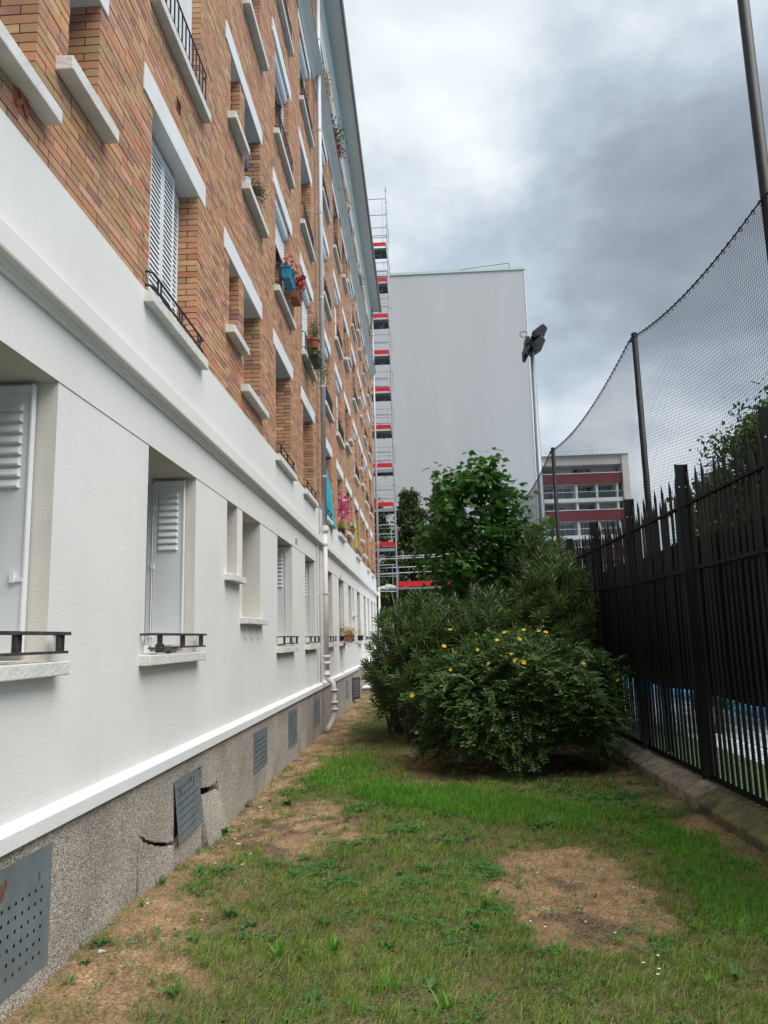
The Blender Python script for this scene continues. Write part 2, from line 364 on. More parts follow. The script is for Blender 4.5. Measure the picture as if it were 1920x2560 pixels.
# band over the windows, string course and upper white strip
MB().prism_y([(-0.3,3.232),(0.005,3.232),(0.005,3.59),(-0.3,3.59)], Y_A, Y_B).build('lintel_band', 'stucco_band', BLD)
E_ = EYE
MB().prism_y([(-0.2,3.565),(0.022,3.565),(0.028,3.585),(0.045,3.592),(0.050,3.61),(0.088,3.618),(0.092,3.63),(0.092,3.752),(0.084,3.762),(0.012,3.785),(0.012,4.385),(-0.2,4.385)], Y_A, 15.05).build('string_course', 'stucco_band', BLD)
MB().prism_y([(-0.2,3.565),(0.022,3.565),(0.028,3.585),(0.045,3.592),(0.050,3.61),(0.088,3.618),(0.092,3.63),(0.092,3.752),(0.084,3.762),(0.012,3.785),(0.012,4.385),(-0.2,4.385)], 15.09, Y_B).build('string_course', 'stucco_band', BLD)
# plinth ledge
for ya, yb in ((Y_A,15.02),(15.07,Y_B)):
    MB().prism_y([(-0.1,0.82),(-0.001,0.935),(0.012,0.93),(0.062,0.905),(0.065,0.90),(0.065,0.825),(0.035,0.822)], ya, yb).build('plinth_ledge', 'trim_white', BLD, bevel=0.003)
# ---- plinth with vent openings and the broken stretch
VENTS = [(3.20,4.10,0.19,0.74), (8.95,9.70,0.27,0.70), (11.25,11.98,0.22,0.72), (13.9,14.65,0.22,0.70), (16.95,17.7,0.26,0.72), (19.6,20.35,0.24,0.70), (21.3,22.0,0.12,0.68)]
pw, pr = cell_wall(Y_A, 5.3, -0.3, 0.83, 0.03, VENTS[:1], 0.12); pw2, pr2 = cell_wall(7.75, Y_B, -0.3, 0.83, 0.03, VENTS[1:], 0.12)
pw.build('plinth', 'pebble_plinth', BLD); pw2.build('plinth', 'pebble_plinth', BLD)
[r_.build('vent_reveal', 'concrete', BLD) for r_ in pr+pr2]
MB().box(-0.14,-0.06,5.2,7.85,-0.3,0.82).build('crack_backing', 'crack_dark', BLD)  # near-black backing stands in for the shade inside the cracks
for v in VENTS: MB().box(-0.16,-0.095,v[0]-.02,v[1]+.02,v[2]-.02,v[3]+.02).build('vent_backing', 'crack_dark', BLD)  # dark block in place of the shade behind the vent holes
A = [(5.3,.83),(5.3,-.3),(5.34,-.3),(5.35,.33),(5.36,.41),(5.385,.475),(5.42,.452),(5.46,.448),(5.52,.408),(5.56,.399),(5.60,.381),(5.66,.366),(5.70,.344),(5.76,.337),(5.82,.316),(5.90,.30),(5.99,.268),(6.05,.27),(6.12,.245),(6.12,.83)]
B = [(5.37,-.3),(6.85,-.3),(6.84,.18),(6.60,.19),(6.4,.186),(6.2,.192),(6.12,.19),(6.05,.212),(5.99,.205),(5.90,.24),(5.84,.25),(5.78,.275),(5.71,.288),(5.63,.325),(5.57,.335),(5.52,.365),(5.46,.38),(5.42,.42),(5.385,.40),(5.37,.31)]
Cc = [(6.12,.83),(6.12,.69),(6.87,.69),(6.87,.505),(6.93,.492),(6.99,.493),(7.05,.472),(7.10,.476),(7.16,.463),(7.22,.47),(7.28,.452),(7.33,.468),(7.395,.50),(7.41,.40),(7.5,.25),(7.62,.05),(7.66,-.3),(7.75,-.3),(7.75,.83)]
Dd = [(6.93,-.3),(7.60,-.3),(7.60,.04),(7.48,.24),(7.39,.40),(7.34,.432),(7.28,.42),(7.21,.436),(7.15,.43),(7.08,.444),(7.0,.455),(6.92,.462),(6.875,.468),(6.875,.16)]
MB().prism_x(A[::-1], -.06, .03).build('plinth_slab', 'pebble_plinth', BLD); MB().prism_x(Cc, -.06, .03).build('plinth_slab', 'pebble_plinth', BLD)
o = MB().prism_x(B, -.06, .026).build('broken_plinth_piece', 'pebble_plinth', BLD); o.rotation_euler.y = R(-2.0); o.location = (0.016,0,0.026)
o = MB().prism_x(Dd, -.05, .026).build('broken_plinth_piece', 'pebble_plinth', BLD); o.location = (0.075,0.0,-0.024); o.rotation_euler = (0, R(-9), 0)
o['label'] = 'cracked slab of plinth leaning outward'
random.seed(3)
cr_ = MB()
for i in range(26):
    y = random.uniform(5.55, 6.1); z = 0.375-(y-5.5)*0.30-random.uniform(0.0,0.02)
    s = random.uniform(.004,.010); cr_.box(-.03,.030,y-s,y+s,z-s*.7-.01,z+s*.5-.01)
cr_.build('crack_rubble', 'litter', BLD)
def plate(name, y0, y1, z0, z1, pitch, r, hinge=None, mt='steel_plate', margin=0.06, rows=None, tb=None):
    """perforated steel sheet with real holes, thickness 4 mm, local origin at bottom-left"""
    b = MB(); W = y1-y0; H = z1-z0
    top = tb if tb is not None else margin
    nx = int((W-2*margin)/pitch); nz = int((H-margin-top)/pitch)
    ox = (W-nx*pitch)/2; oz = margin
    for t, sgn in ((0.004, 1),):
        b.quad((t,0,0),(t,ox,0),(t,ox,H),(t,0,H)); b.quad((t,W-ox,0),(t,W,0),(t,W,H),(t,W-ox,H))
        b.quad((t,ox,0),(t,W-ox,0),(t,W-ox,oz),(t,ox,oz)); b.quad((t,ox,oz+nz*pitch),(t,W-ox,oz+nz*pitch),(t,W-ox,H),(t,ox,H))
        for i in range(nx):
            for j in range(nz):
                cx = ox+(i+.5)*pitch; cz = oz+(j+.5)*pitch; h = pitch/2; n = len(b.v)
                sq = [(h,0),(h,h),(0,h),(-h,h),(-h,0),(-h,-h),(0,-h),(h,-h)]
                for (a_, c_) in sq: b.v.append((t, cx+a_, cz+c_))
                for k in range(8):
                    an = k*math.pi/4; b.v.append((t, cx+r*math.cos(an), cz+r*math.sin(an)))
                for k in range(8):
                    k2 = (k+1) % 8; b.f.append((n+k, n+k2, n+8+k2, n+8+k))
    b.quad((0,0,0),(t,0,0),(t,0,H),(0,0,H)); b.quad((t,W,0),(0,W,0),(0,W,H),(t,W,H)); b.quad((0,0,H),(t,0,H),(t,W,H),(0,W,H))
    o = b.build(name, mt, BLD); o.location = (0.032, y0, z0); return o
plate('vent_plate', 3.17, 4.11, 0.17, 0.75, 0.062, 0.0095, margin=0.05, tb=0.12)
o = plate('vent_plate', 6.10, 6.80, 0.22, 0.69, 0.056, 0.0115, margin=0.03); o.rotation_euler = (R(1.6), R(-5), R(1.5)); o.location = (0.078, 6.10, 0.225); o['label'] = 'bent perforated vent plate hanging off the cracked plinth'
for i, v in enumerate(VENTS[1:]):
    if i == 5: continue
    plate('vent_plate', v[0]-.01, v[1]+.01, v[2]-.01, v[3]+.01, 0.056, 0.012, margin=0.03)
o = plate('vent_plate', 21.3, 22.0, 0.08, 0.68, 0.08, 0.02, mt='black_iron'); o.rotation_euler.z = R(-14); o['label'] = 'black vent plate swung open from the plinth'
# rust streaks on the nearest plates are separate flakes of corroded coating
for (y,z,a,h) in ((3.63,.66,.05,.07),(3.98,.62,.013,.04),(6.22,.60,.02,.04),(6.52,.64,.035,.035),(6.60,.60,.012,.03)):
    pts = [(y+a*random.uniform(.2,1)*math.cos(t), z+h*random.uniform(.2,1)*math.sin(t)) for t in np.linspace(0,2*math.pi,17)[:-1]]
    x = 0.0385 if y < 5 else 0.078+0.006-(z-.225)*math.tan(R(5))-(y-6.1)*.026+0.003
    MB().prism_x(pts, x-.004, x).build('rust_flake', 'rust', BLD)
# ---- ground floor windows, sills, iron guards
def glazing(y0, y1, z0, z1, x, mull=1, far=False):
    b = MB(); f = 0.055
    b.box(x,x+.06,y0,y0+f,z0,z1); b.box(x,x+.06,y1-f,y1,z0,z1); b.box(x,x+.06,y0+f,y1-f,z0,z0+f); b.box(x,x+.06,y0+f,y1-f,z1-f,z1)
    for i in range(mull):
        c = y0+(y1-y0)*(i+1)/(mull+1); b.box(x+.003,x+.065,c-.05,c+.05,z0+f,z1-f)
    o = b.build('window', 'window_frame', BLD)
    MB().box(x+.015,x+.022,y0+f,y1-f,z0+f,z1-f).build('pane', 'glass_dark', o)
    return o
def sill(y0, y1, z1, over=0.10, h=0.085, out=0.085, mt='sill_paint'):
    b = MB().prism_y([(-0.25,z1-h),(out,z1-h),(out,z1-.012),(-0.25,z1)], y0-over, y1+over)
    return b.build('sill', mt, BLD, bevel=0.006)
random.seed(11)
for idx, (a, c, z, k) in enumerate(GW):
    far = a > 12
    glazing(a, c, z, TOPG, -0.44, 0 if k in ('small',) else 1)
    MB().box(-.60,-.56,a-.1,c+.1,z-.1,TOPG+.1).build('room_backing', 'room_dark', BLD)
    sill(a, c, z, 0.10 if idx > 0 else 0.10, 0.085 if k in ('fold','bare') else 0.08, 0.085)
    if k == 'fold' or (k == 'bare' and idx == 12):
        # steel shutter leaf folded back against the far jamb, pressed louvres in its upper half
        x0, x1 = -0.365, (-0.095 if idx else -0.12); yy = c-0.045
        leaf = MB().box(x0, x1, yy, yy+.018, z+.035, TOPG-.03).build('shutter', 'shutter_metal', BLD, bevel=0.003)
        e = MB(); e.box(x1-.004, x1+.006, yy-.012, yy+.03, z+.03, TOPG-.025); e.box(x0, x1, yy-.008, yy-.001, TOPG-.075, TOPG-.03)
        e.build('edge_strip', 'shutter_white', leaf)
        n = 8 if idx == 0 else 9; sp = 0.062 if idx == 0 else 0.060; zt = TOPG-0.13
        prof = [(0,0),(-.018,.006),(-.02,.014),(-.006,.046),(0,.05)]
        allb = MB()
        for i in range(n):
            zz_ = zt-i*sp; b = MB() if not far else allb
            q = len(b.v); xa, xb = x0+.04, x1-.045
            b.v += [(xa+ (.012 if 0 < j < 4 else 0), yy-.001+p[0], zz_-.05+p[1]) for j, p in enumerate(prof)] + [(xb-(.012 if 0 < j < 4 else 0), yy-.001+p[0], zz_-.05+p[1]) for j, p in enumerate(prof)]
            for j in range(4): b.f.append((q+j, q+5+j, q+6+j, q+j+1))
            b.f.append((q,q+1,q+2,q+3,q+4)); b.f.append((q+9,q+8,q+7,q+6,q+5))
            if not far: b.build('louvre', 'shutter_metal', leaf, smooth=False)
        if far: allb.build('louvres', 'shutter_metal', leaf)
        if idx < 5:
            hb = MB()
            for hz in (z+.12, (z+TOPG)/2-.05, TOPG-.3): hb.box(x0-.02, x0+.012, yy-.02, yy+.004, hz, hz+.05)
            hb.tube([(x0-.005,yy-.012,z+.05),(x0-.005,yy-.012,TOPG-.05)], .007, 6)
            hb.build('hinge', 'shutter_white', leaf)
        if idx == 0:
            MB().tube([(-.285+.022*math.cos(t), yy-.008, 1.97+.022*math.sin(t)) for t in np.linspace(0,2*math.pi,13)], .004, 5).build('pull_ring', 'shutter_white', leaf)
            lb = MB().box(x1-.07,x1-.045,yy-.02,yy-.001,2.10,2.16); lb.box(x1-.06,x1,yy-.014,yy-.001,2.105,2.125); lb.build('latch', 'shutter_white', leaf)
            rv_ = MB()
            for i in range(12): rv_.lathe([(0,.004),(.005,.003),(.006,0)], (0,0,0), 6)
    if k in ('small', 'bath') and idx < 5:
        # painted metal side rail of a folded shutter
        MB().box(-.10,-.06,a+.004,a+.03,z+.03,TOPG-.02).build('shutter_rail', 'shutter_white', BLD)
        b = MB()
        for hz in (z+.15,(z+TOPG)/2,TOPG-.2): b.box(-.075,-.045,a+.004,a+.04,hz,hz+.09)
        b.build('shutter_hinge', 'shutter_white', BLD)
    if k in ('fold','bare'):
        b = MB(); x = 0.07; t = z+.145; lo = z+.03; ya, yb = a-.09, c+.09
        b.box(-.02, x+.022, ya, ya+.014, t-.018, t-.002); b.box(-.02, x+.022, yb-.014, yb, t-.018, t-.002)
        b.box(x-.02, x+.022, ya+.014, yb-.014, t-.018, t); b.box(x-.016, x+.018, ya+.02, yb-.02, lo, lo+.014)
        o = b.build('window_guard', 'worn_iron', BLD, bevel=0.002)
        for fy in ((.16,.55,.92) if idx else (.3,.62,.94)):
            cy = ya+(yb-ya)*fy
            q = MB().box(x-.012,x+.012,cy-.026,cy-.019,lo+.014,t-.018); q.box(x-.012,x+.012,cy+.019,cy+.026,lo+.014,t-.018); q.box(x-.005,x+.003,cy-.019,cy+.019,lo+.014,t-.018)
            q.build('guard_block', 'worn_iron', o)
# hooks cast in the render under the bath window, and small air grilles on the wall
for i, y in enumerate((8.62, 8.95, 9.28)):
    MB().tube([(0.004,y-.022,1.86),(0.012,y-.018,1.885),(.014,y,1.90),(.014,y+.018,1.885),(.012,y+.016,1.85),(.008,y+.004,1.81),(.006,y+.004,1.765)], .0065, 6).build('wall_hook', 'trim_white', BLD, smooth=True)
for (y,z) in ((12.19,3.35),(19.0,3.30)):
    b = MB().box(-.01,.012,y-.12,y+.12,z-.055,z+.055)
    o = b.build('air_grille', 'trim_white', BLD, bevel=.004)
    for k in range(4): MB().box(.0125,.016,y-.1+k*.055,y-.075+k*.055,z-.04,z+.04).build('slot', 'concrete', o)
# ---- brick storeys
FH = 2.56; Z1 = 4.375                       # sill-top level of the first brick storey
KC = [(5.36,6.61),(10.53,11.78),(13.10,14.36),(16.10,17.35),(18.72,19.97),(23.85,25.10),(28.6,29.8),(31.3,32.5)]
BATH = [((3.95,4.37),(2.72,3.60)), ((7.80,8.25),(8.50,9.42)), ((22.23,22.68),(21.08,21.98)), ((26.15,26.55),(26.90,27.78))]
OPS = []; LINT = []                          # openings (y0,y1,z0,z1,floor,kind,col)
for f in range(5):
    zb = Z1+FH*f; zt = 5.975+FH*f
    for ci, (a, c) in enumerate(KC):
        OPS.append((a, c, zb, zt, f, 'K', ci)); LINT.append((a-.21, c+.21, zt, f))
    for bi, (s, l) in enumerate(BATH):
        OPS.append((s[0], s[1], zb+.77, zt, f, 'S', bi)); OPS.append((l[0], l[1], zb+.34, zt, f, 'L', bi))
        LINT.append((min(s[0],l[0])-.24, max(s[1],l[1])+.1, zt, f))
mo = [(a-.007, c+.007, z0-.1, z1+.02) for a,c,z0,z1,*_ in OPS]
m1, mr1 = cell_wall(Y_A, Y_B-.006, Z1, 16.6, -0.007, mo, 0.27)
m1.build('mortar_bed', 'mortar', BLD); [r_.build('mortar_reveal', 'mortar', BLD) for r_ in mr1]
# brick boxes, course by course
CH = 0.059; BH = 0.0512; BL = 0.205; J = 0.0095
boxes = []
rr = random.Random(5)
nrow = int((16.5-Z1-.015)/CH)
for r in range(nrow):
    z0 = Z1+.015+r*CH; zc = z0+BH/2; z1 = z0+BH
    blk = sorted((a, c) for a,c,l,h,*_ in OPS if l-.05 < zc < h+.02)
    lint = [(a, c) for a, c, z, f in LINT if z+.015 < z0 and z1 < z+.215]
    cur = Y_A; segs = []
    for a, c in blk: segs.append((cur, a, cur > Y_A, True)); cur = c
    segs.append((cur, Y_B, cur > Y_A, True))
    for s, e, ca, cb in segs:
        def corner(edge, sgn):
            ln = 0.098 if r % 2 else BL
            y0, y1 = (edge, edge+ln) if sgn > 0 else (edge-ln, edge)
            boxes.append((-0.215 if r % 2 else -0.098, 0, y0, y1, z0, z1))
            if r % 2 == 0: boxes.append((-0.245, -0.107, (edge if sgn > 0 else edge-.08), (edge+.08 if sgn > 0 else edge), z0, z1))
            else: boxes.append((-0.262, -0.224, (edge if sgn > 0 else edge-.08), (edge+.08 if sgn > 0 else edge), z0, z1))
            return ln
        lo, hi = s, e
        if ca: lo += corner(s, 1)+J
        if cb: hi -= corner(e, -1)+J
        y = lo
        if not ca: y = lo-[0, .11, .053, .16][r % 4]
        while y < hi-.012:
            ln = BL if rr.random() < .93 else 0.098
            y1 = min(y+ln, hi)
            if hi-y1 < .05: y1 = hi
            if not any(a+.02 < y and y1 < c-.02 for a, c in lint): boxes.append((-0.05, 0, y, y1, z0, z1))
            y = y1+J
BX = np.array(boxes); pr_ = RNG.uniform(-.0022, .0022, len(BX)); 
BX[:,1] += pr_*(BX[:,1] > -.01); BX[:,4:6] += RNG.uniform(-.0008,.0008,len(BX))[:,None]
cen = np.stack([np.zeros(len(BX)), (BX[:,2]+BX[:,3])/2, (BX[:,4]+BX[:,5])/2], 1)
px, py, pz = project(cen)
area = (BX[:,3]-BX[:,2])*(BX[:,1] > -.05)/pz**2*np.abs(2.0)/pz
vis = (px > 2) & (px < 1918) & (py > 2) & (py < 2558) & (pz > 0) & (BX[:,1] > -.05)
order = np.argsort(-(area*vis))[:296]; sel = np.zeros(len(BX), bool); sel[order] = True
unit = MB().box(0,1,0,1,0,1); unit_me = unit.mesh('brick', 'brick')
for i in np.nonzero(sel)[0]:
    x0,x1,y0,y1,z0,z1 = BX[i]; o = link('brick', unit_me, BLD); o.location = (x0,y0,z0); o.scale = (x1-x0, y1-y0, z1-z0)
rest = BX[~sel]
cor = np.array([(0,2,4),(1,2,4),(1,3,4),(0,3,4),(0,2,5),(1,2,5),(1,3,5),(0,3,5)])
V = rest[:, cor].reshape(-1,3)
o = link('brick_courses', np_mesh('brick_courses', V, [(0,3,2,1),(4,5,6,7),(0,1,5,4),(1,2,6,5),(2,3,7,6)], 8, 'brick'), BLD); o['kind'] = 'stuff'
# lintels
for a, c, z, f in LINT:
    MB().box(-.30, .012, a, c, z, z+.235).build('lintel', 'trim_white', BLD, bevel=.004)
# window contents by kind
KT = {(0,0):'louvre',(0,1):'open',(0,2):'open',(0,3):'louvre',(0,4):'louvre',(0,5):'open',(1,0):'roller',(1,1):'roll_part',(1,2):'roller',(1,3):'roller',(1,4):'roll_part',(2,0):'roller',(2,1):'roll_box',(2,2):'open',(2,3):'roller',(2,4):'roller',
      (3,0):'roller',(3,1):'open',(3,2):'roll_box',(3,3):'roller',(3,4):'open',(4,0):'roller',(4,2):'roller',(4,3):'roller',(4,4):'roller'}
rk = random.Random(21)
def railing(a, c, zt, f, detail):
    x = 0.055; ya, yb = a-.07, c+.07; b = MB()
    if f == 0: hs = (.055, .165)
    else: hs = (.06, .36)
    for h in hs:
        b.tube([(-.02,ya,zt+h),(.02,ya+.004,zt+h+.004),(x-.005,ya+.02,zt+h),(x,ya+.06,zt+h-.004),(x,yb-.06,zt+h-.004),(x-.005,yb-.02,zt+h),(.02,yb-.004,zt+h),(-.02,yb,zt+h)], .0105 if f == 0 else .009, 6)
    o = b.build('railing', 'black_iron', BLD)
    if f == 0: ps = [ya+.13, ya+.2, (a+c)/2-.035, (a+c)/2+.035, yb-.2, yb-.13]
    else:
        n = 13; ps = [ya+.06+(yb-ya-.12)*i/(n-1) for i in range(n)]
    q = MB()
    for p in ps:
        bb = MB() if detail else q
        bb.box(x-.006, x+.006, p-.006, p+.006, zt+hs[0], zt+hs[1]-.005)
        if detail: bb.build('baluster', 'black_iron', o)
    if not detail: q.build('balusters', 'black_iron', o)
    return o
for a, c, z0, z1, f, kind, ci in OPS:
    near = a < 12.2
    sill(a, c, z0, 0.12 if kind == 'K' else 0.13, 0.10, 0.085 if kind == 'K' else 0.10)
    glazing(a, c, z0, z1, -0.30, 1 if kind == 'K' else 0)
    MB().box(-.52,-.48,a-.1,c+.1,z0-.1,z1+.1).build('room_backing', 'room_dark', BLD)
    if kind == 'K':
        t = KT.get((f, ci)) or rk.choice(['roller','open','open','roll_part','roller'])
        railing(a, c, z0, f, near)
        if t == 'louvre':
            for q in range(4):
                ya = a+(c-a)*q/4+.004; yb = a+(c-a)*(q+1)/4-.004; x = -.125 if q < 3 else -.185
                lf = MB().box(x-.028,x,ya,ya+.035,z0+.03,z1-.02).box(x-.028,x,yb-.035,yb,z0+.03,z1-.02).box(x-.028,x,ya+.035,yb-.035,z0+.03,z0+.10).box(x-.028,x,ya+.035,yb-.035,z1-.09,z1-.02).build('shutter', 'shutter_white', BLD, bevel=.002 if near else 0)
                MB().box(x-.03,x-.022,ya+.03,yb-.03,z0+.09,z1-.08).build('slat_gap_backing', 'room_dark', lf)  # dark sheet paints in the shade between the slats
                n = 30; h = (z1-.09-z0-.10)/n; allb = MB()
                for i in range(n):
                    zz_ = z0+.10+i*h; b = MB() if (near and ci == 0) else allb
                    b.prism_y([(x-.004,zz_),(x-.001,zz_),(x-.014,zz_+h*1.1),(x-.017,zz_+h*1.1)], ya+.035, yb-.035)
                    if near and ci == 0: b.build('slat', 'shutter_white', lf)
                if not (near and ci == 0): allb.build('slats', 'shutter_white', lf)
        elif t.startswith('roll'):
            MB().prism_y([(-.20,z1-.17),(-.06,z1-.17),(-.03,z1-.13),(-.03,z1-.004),(-.20,z1-.004)], a+.01, c-.01).build('shutter_box', 'shutter_white', BLD, bevel=.004)
            fr = {'roller':rk.choice([.98,.98,.8,.9]),'roll_part':.28,'roll_box':.05}[t]
            zl = z1-.17-(z1-z0-.18)*fr
            sh = MB()
            n = max(1, int((z1-.17-zl)/.05)); h = (z1-.17-zl)/n
            for i in range(n): sh.box(-.118,-.108,a+.03,c-.03,zl+i*h,zl+(i+1)*h-.004)
            sh.build('roller_shutter', 'shutter_white', BLD)
            MB().box(-.13,-.09,a+.004,a+.03,z0,z1-.17).build('guide_rail', 'window_frame', BLD); MB().box(-.13,-.09,c-.03,c-.004,z0,z1-.17).build('guide_rail', 'window_frame', BLD)
    elif kind == 'L' and f == 0 and ci == 1:
        lf = MB().box(-.15,-.12,a+.02,a+.32,z0+.02,z1-.02).build('shutter', 'shutter_white', BLD)
        for i in range(22):
            zz_ = z0+.06+i*.054; MB().prism_y([(-.119,zz_),(-.098,zz_),(-.119,zz_+.045)], a+.03, a+.31).build('slat', 'shutter_white', lf)
# terracotta air brick with a pierced cross, and a fluted air brick
vb = MB().box(-.03,.003,3.40,3.56,4.50,4.66).build('air_brick', 'terracotta', BLD, bevel=.006)
MB().prism_x([(3.42,4.52),(3.44,4.52),(3.54,4.62),(3.54,4.64),(3.52,4.64),(3.42,4.54)], .004, .014).build('cross_bar', 'terracotta', vb)
MB().prism_x([(3.54,4.52),(3.54,4.54),(3.44,4.64),(3.42,4.64),(3.42,4.62),(3.52,4.52)], .006, .0135).build('cross_bar', 'terracotta', vb)
fb = MB().box(-.03,.006,5.92,6.03,6.40,6.52).build('air_brick', 'terracotta', BLD)
for k in range(6): MB().box(.0065,.009,5.925+k*.018,5.934+k*.018,6.41,6.51).build('slot', 'mortar', fb)
# ---- upper cornice, frieze, eaves
MB().prism_y([(-.2,13.93),(.03,13.93),(.04,14.0),(.07,14.02),(.08,14.06),(.15,14.09),(.16,14.12),(.22,14.14),(.22,14.21),(.0,14.28),(-.2,14.28)], Y_A, Y_B).build('cornice', 'trim_warmed', BLD)
MB().prism_y([(.221,14.18),(.235,14.18),(.235,14.216),(.221,14.216)], Y_A, Y_B).build('cornice_flashing', 'fascia', BLD)
MB().prism_y([(-.2,16.42),(.02,16.42),(.03,16.75),(.06,16.78),(.06,16.95),(.10,16.98),(.10,17.345),(-.2,17.345)], Y_A, Y_B).build('frieze', 'trim_warmed', BLD)
MB().prism_y([(-.3,17.35),(.50,17.30),(.50,17.42),(-.3,17.5)], Y_A, Y_B+.1).build('eaves_soffit', 'soffit', BLD)
MB().prism_y([(.502,17.27),(.56,17.27),(.575,17.43),(.502,17.44)], Y_A, Y_B+.12).build('gutter', 'fascia', BLD)
MB().prism_y([(.5,17.445),(-5.5,19.6),(-11.5,17.445)], Y_A, Y_B+.1).build('roof', 'fascia', BLD)
# far end wall and body behind the facade
MB().box(-11.3,-.62,Y_A,Y_B-.01,-.3,17.3).build('building_core', 'stucco', BLD)
MB().box(-.60,-.02,Y_B-.3,Y_B-.012,-.3,17.3).build('end_wall', 'stucco', BLD)
# ---- rainwater pipes
def pipe(y, full):
    x = .125; p = MB().tube([(x,y,3.98),(x,y,17.3)], .052, 14).build('downpipe', 'zinc', BLD, smooth=True)
    for z in ([5.0,6.9,8.85,10.8,12.75,15.0] if full else [6,9,12,15]):
        MB().lathe([(.052,-.02),(.060,-.02),(.060,.02),(.052,.02)], (x,y,z), 14).box(-.02,x-.05,y-.012,y+.012,z-.012,z+.012).build('pipe_bracket', 'zinc', p)
    g = MB().tube([(x,y,1.16),(x,y,3.95)], .052, 14)
    g.lathe([(.058,0),(.078,.01),(.082,.05),(.078,.10),(.070,.12),(.075,.135),(.058,.14)], (x,y,3.86), 14)
    g.build('soil_pipe', 'pipe_paint', BLD, smooth=True)
    for z in (2.65, 3.62):
        MB().lathe([(.060,-.015),(.068,-.015),(.068,.015),(.060,.015)], (x,y,z), 14).box(-.0,x-.055,y-.01,y+.01,z-.01,z+.01).build('pipe_bracket', 'pipe_paint', BLD)
    if full:
        g = MB()
        for z in (1.42,1.30,1.08): g.lathe([(.06,-.03),(.076,-.028),(.076,.028),(.06,.03)], (x,y,z), 14)
        g.tube([(x,y,1.2),(x,y,1.06),(x+.02,y,1.0),(x+.085,y,.95),(x+.125,y,.90),(x+.14,y,.82),(x+.14,y,.40),(x+.13,y-.01,.30),(x+.10,y-.02,.2),(x+.04,y-.05,.10),(x+.0,y-.08,.0)], .05, 12)
        for z in (.78,.55,.42): g.lathe([(.058,-.02),(.074,-.02),(.074,.02),(.058,.02)], (x+.14,y,z), 14)
        g.build('pipe_elbow', 'pipe_paint', BLD, smooth=True)
    else: MB().tube([(x,y,0),(x,y,1.2)], .06, 12).build('pipe_foot', 'pipe_paint', BLD)
pipe(15.0, True); pipe(34.45, False)
MB().tube([(.02,14.62,.92),(.02,14.62,3.55)], .014, 6).build('cable', 'pipe_paint', BLD)
# ================================================================ ground, lawn and the court beyond the fence
from mathutils import noise as mnoise
def sstep(a, b, x):
    t = np.clip((x-a)/(b-a), 0, 1); return t*t*(3-2*t)
def vnoise(x, y, s, seed=0):
    """smooth 2-D value noise, vectorised"""
    x = np.asarray(x)*s+seed*17.3; y = np.asarray(y)*s+seed*9.7
    xi = np.floor(x).astype(int); yi = np.floor(y).astype(int); fx = x-xi; fy = y-yi
    fx = fx*fx*(3-2*fx); fy = fy*fy*(3-2*fy)
    def h(a, b): 
        n = (a*374761393+b*668265263+seed*974711) & 0x7fffffff
        n = (n ^ (n >> 13))*1274126177 & 0x7fffffff
        return ((n ^ (n >> 16)) & 0xffff)/65535.0
    return (h(xi,yi)*(1-fx)+h(xi+1,yi)*fx)*(1-fy)+(h(xi,yi+1)*(1-fx)+h(xi+1,yi+1)*fx)*fy
def fbm(x, y, s, seed=0): return .5*vnoise(x,y,s,seed)+.3*vnoise(x,y,s*2.1,seed+1)+.2*vnoise(x,y,s*4.3,seed+2)
def ell(x, y, cx, cy, rx, ry, rot=0.0):
    c, s = math.cos(rot), math.sin(rot); dx = x-cx; dy = y-cy
    return np.sqrt(((dx*c+dy*s)/rx)**2+((-dx*s+dy*c)/ry)**2)
def lush(x, y):
    d = ell(x, y, 2.35, 8.35, 1.75, .62, math.atan2(-2.0, 2.5)); n = (fbm(x,y,2.2,3)-.5)*.8+(fbm(x,y,7,13)-.5)*.5
    a = 1-sstep(.75, 1.05, d+n)
    b = 1-sstep(.7, 1.1, ell(x, y, 4.0, 5.6, .38, 1.7)+n)
    c = (1-sstep(.6, 1.1, ell(x, y, .9, 10.2, .45, 1.4)+n))*.6
    return np.maximum(np.maximum(a, b*.8), c)
def dry(x, y):
    n = (fbm(x,y,2.0,8)-.5)*1.0+(fbm(x,y,6.5,14)-.5)*.75+(vnoise(x,y,19,15)-.5)*.25
    d1 = 1-sstep(.82, 1.08, ell(x, y, 3.03, 5.68, .58, 1.04)+n*.62)
    d2 = 1-sstep(.7, 1.15, ell(x, y, .72, 7.4, .62, 1.15)+n)
    d3 = (1-sstep(.20, .66, x-.15*sstep(9,5,y)+n*.8-.1*(y > 9)))*(.78+.35*sstep(.3,.6,fbm(x,y,2.7,61)))
    d4 = sstep(4.05, 4.45, x+n*.4)*sstep(5.0, 6.2, y)
    d5 = sstep(9.3, 9.9, y+.45*(2.0-np.minimum(x,2.0))*-1+n*.8-.5*(x < 1.6))*sstep(1.3,2.0,x)
    d6 = (fbm(x,y,1.3,21)-.5)*1.5+(fbm(x,y,5.5,23)-.55)*1.1
    return np.clip(np.maximum.reduce([d1, d2, d3*.9, d4*.85, d5, d6*.8]), 0, 1)
def soil(x, y):
    """bare dark earth within the dry places, plus bush shade put into the colour"""
    return np.clip(sstep(.47,.64, .6*fbm(x,y,2.6,31)+.4*fbm(x,y,8,32))*dry(x,y)*.85 + .9*sstep(9.6,10.4,y)*sstep(1.7,2.4,x), 0, 1)
def gz(x, y):
    x = np.asarray(x, float); y = np.asarray(y, float)
    return (.03*(fbm(x,y,.9,2)-.5)+.022*(fbm(x,y,3.1,5)-.5)+.012*(fbm(x,y,9,6)-.5)+.085*np.exp(-(x/.45)**2)*sstep(8,4.5,y)+.03*np.exp(-((x-4.5)/.25)**2)
            +.02*lush(x,y)-.012*dry(x,y))
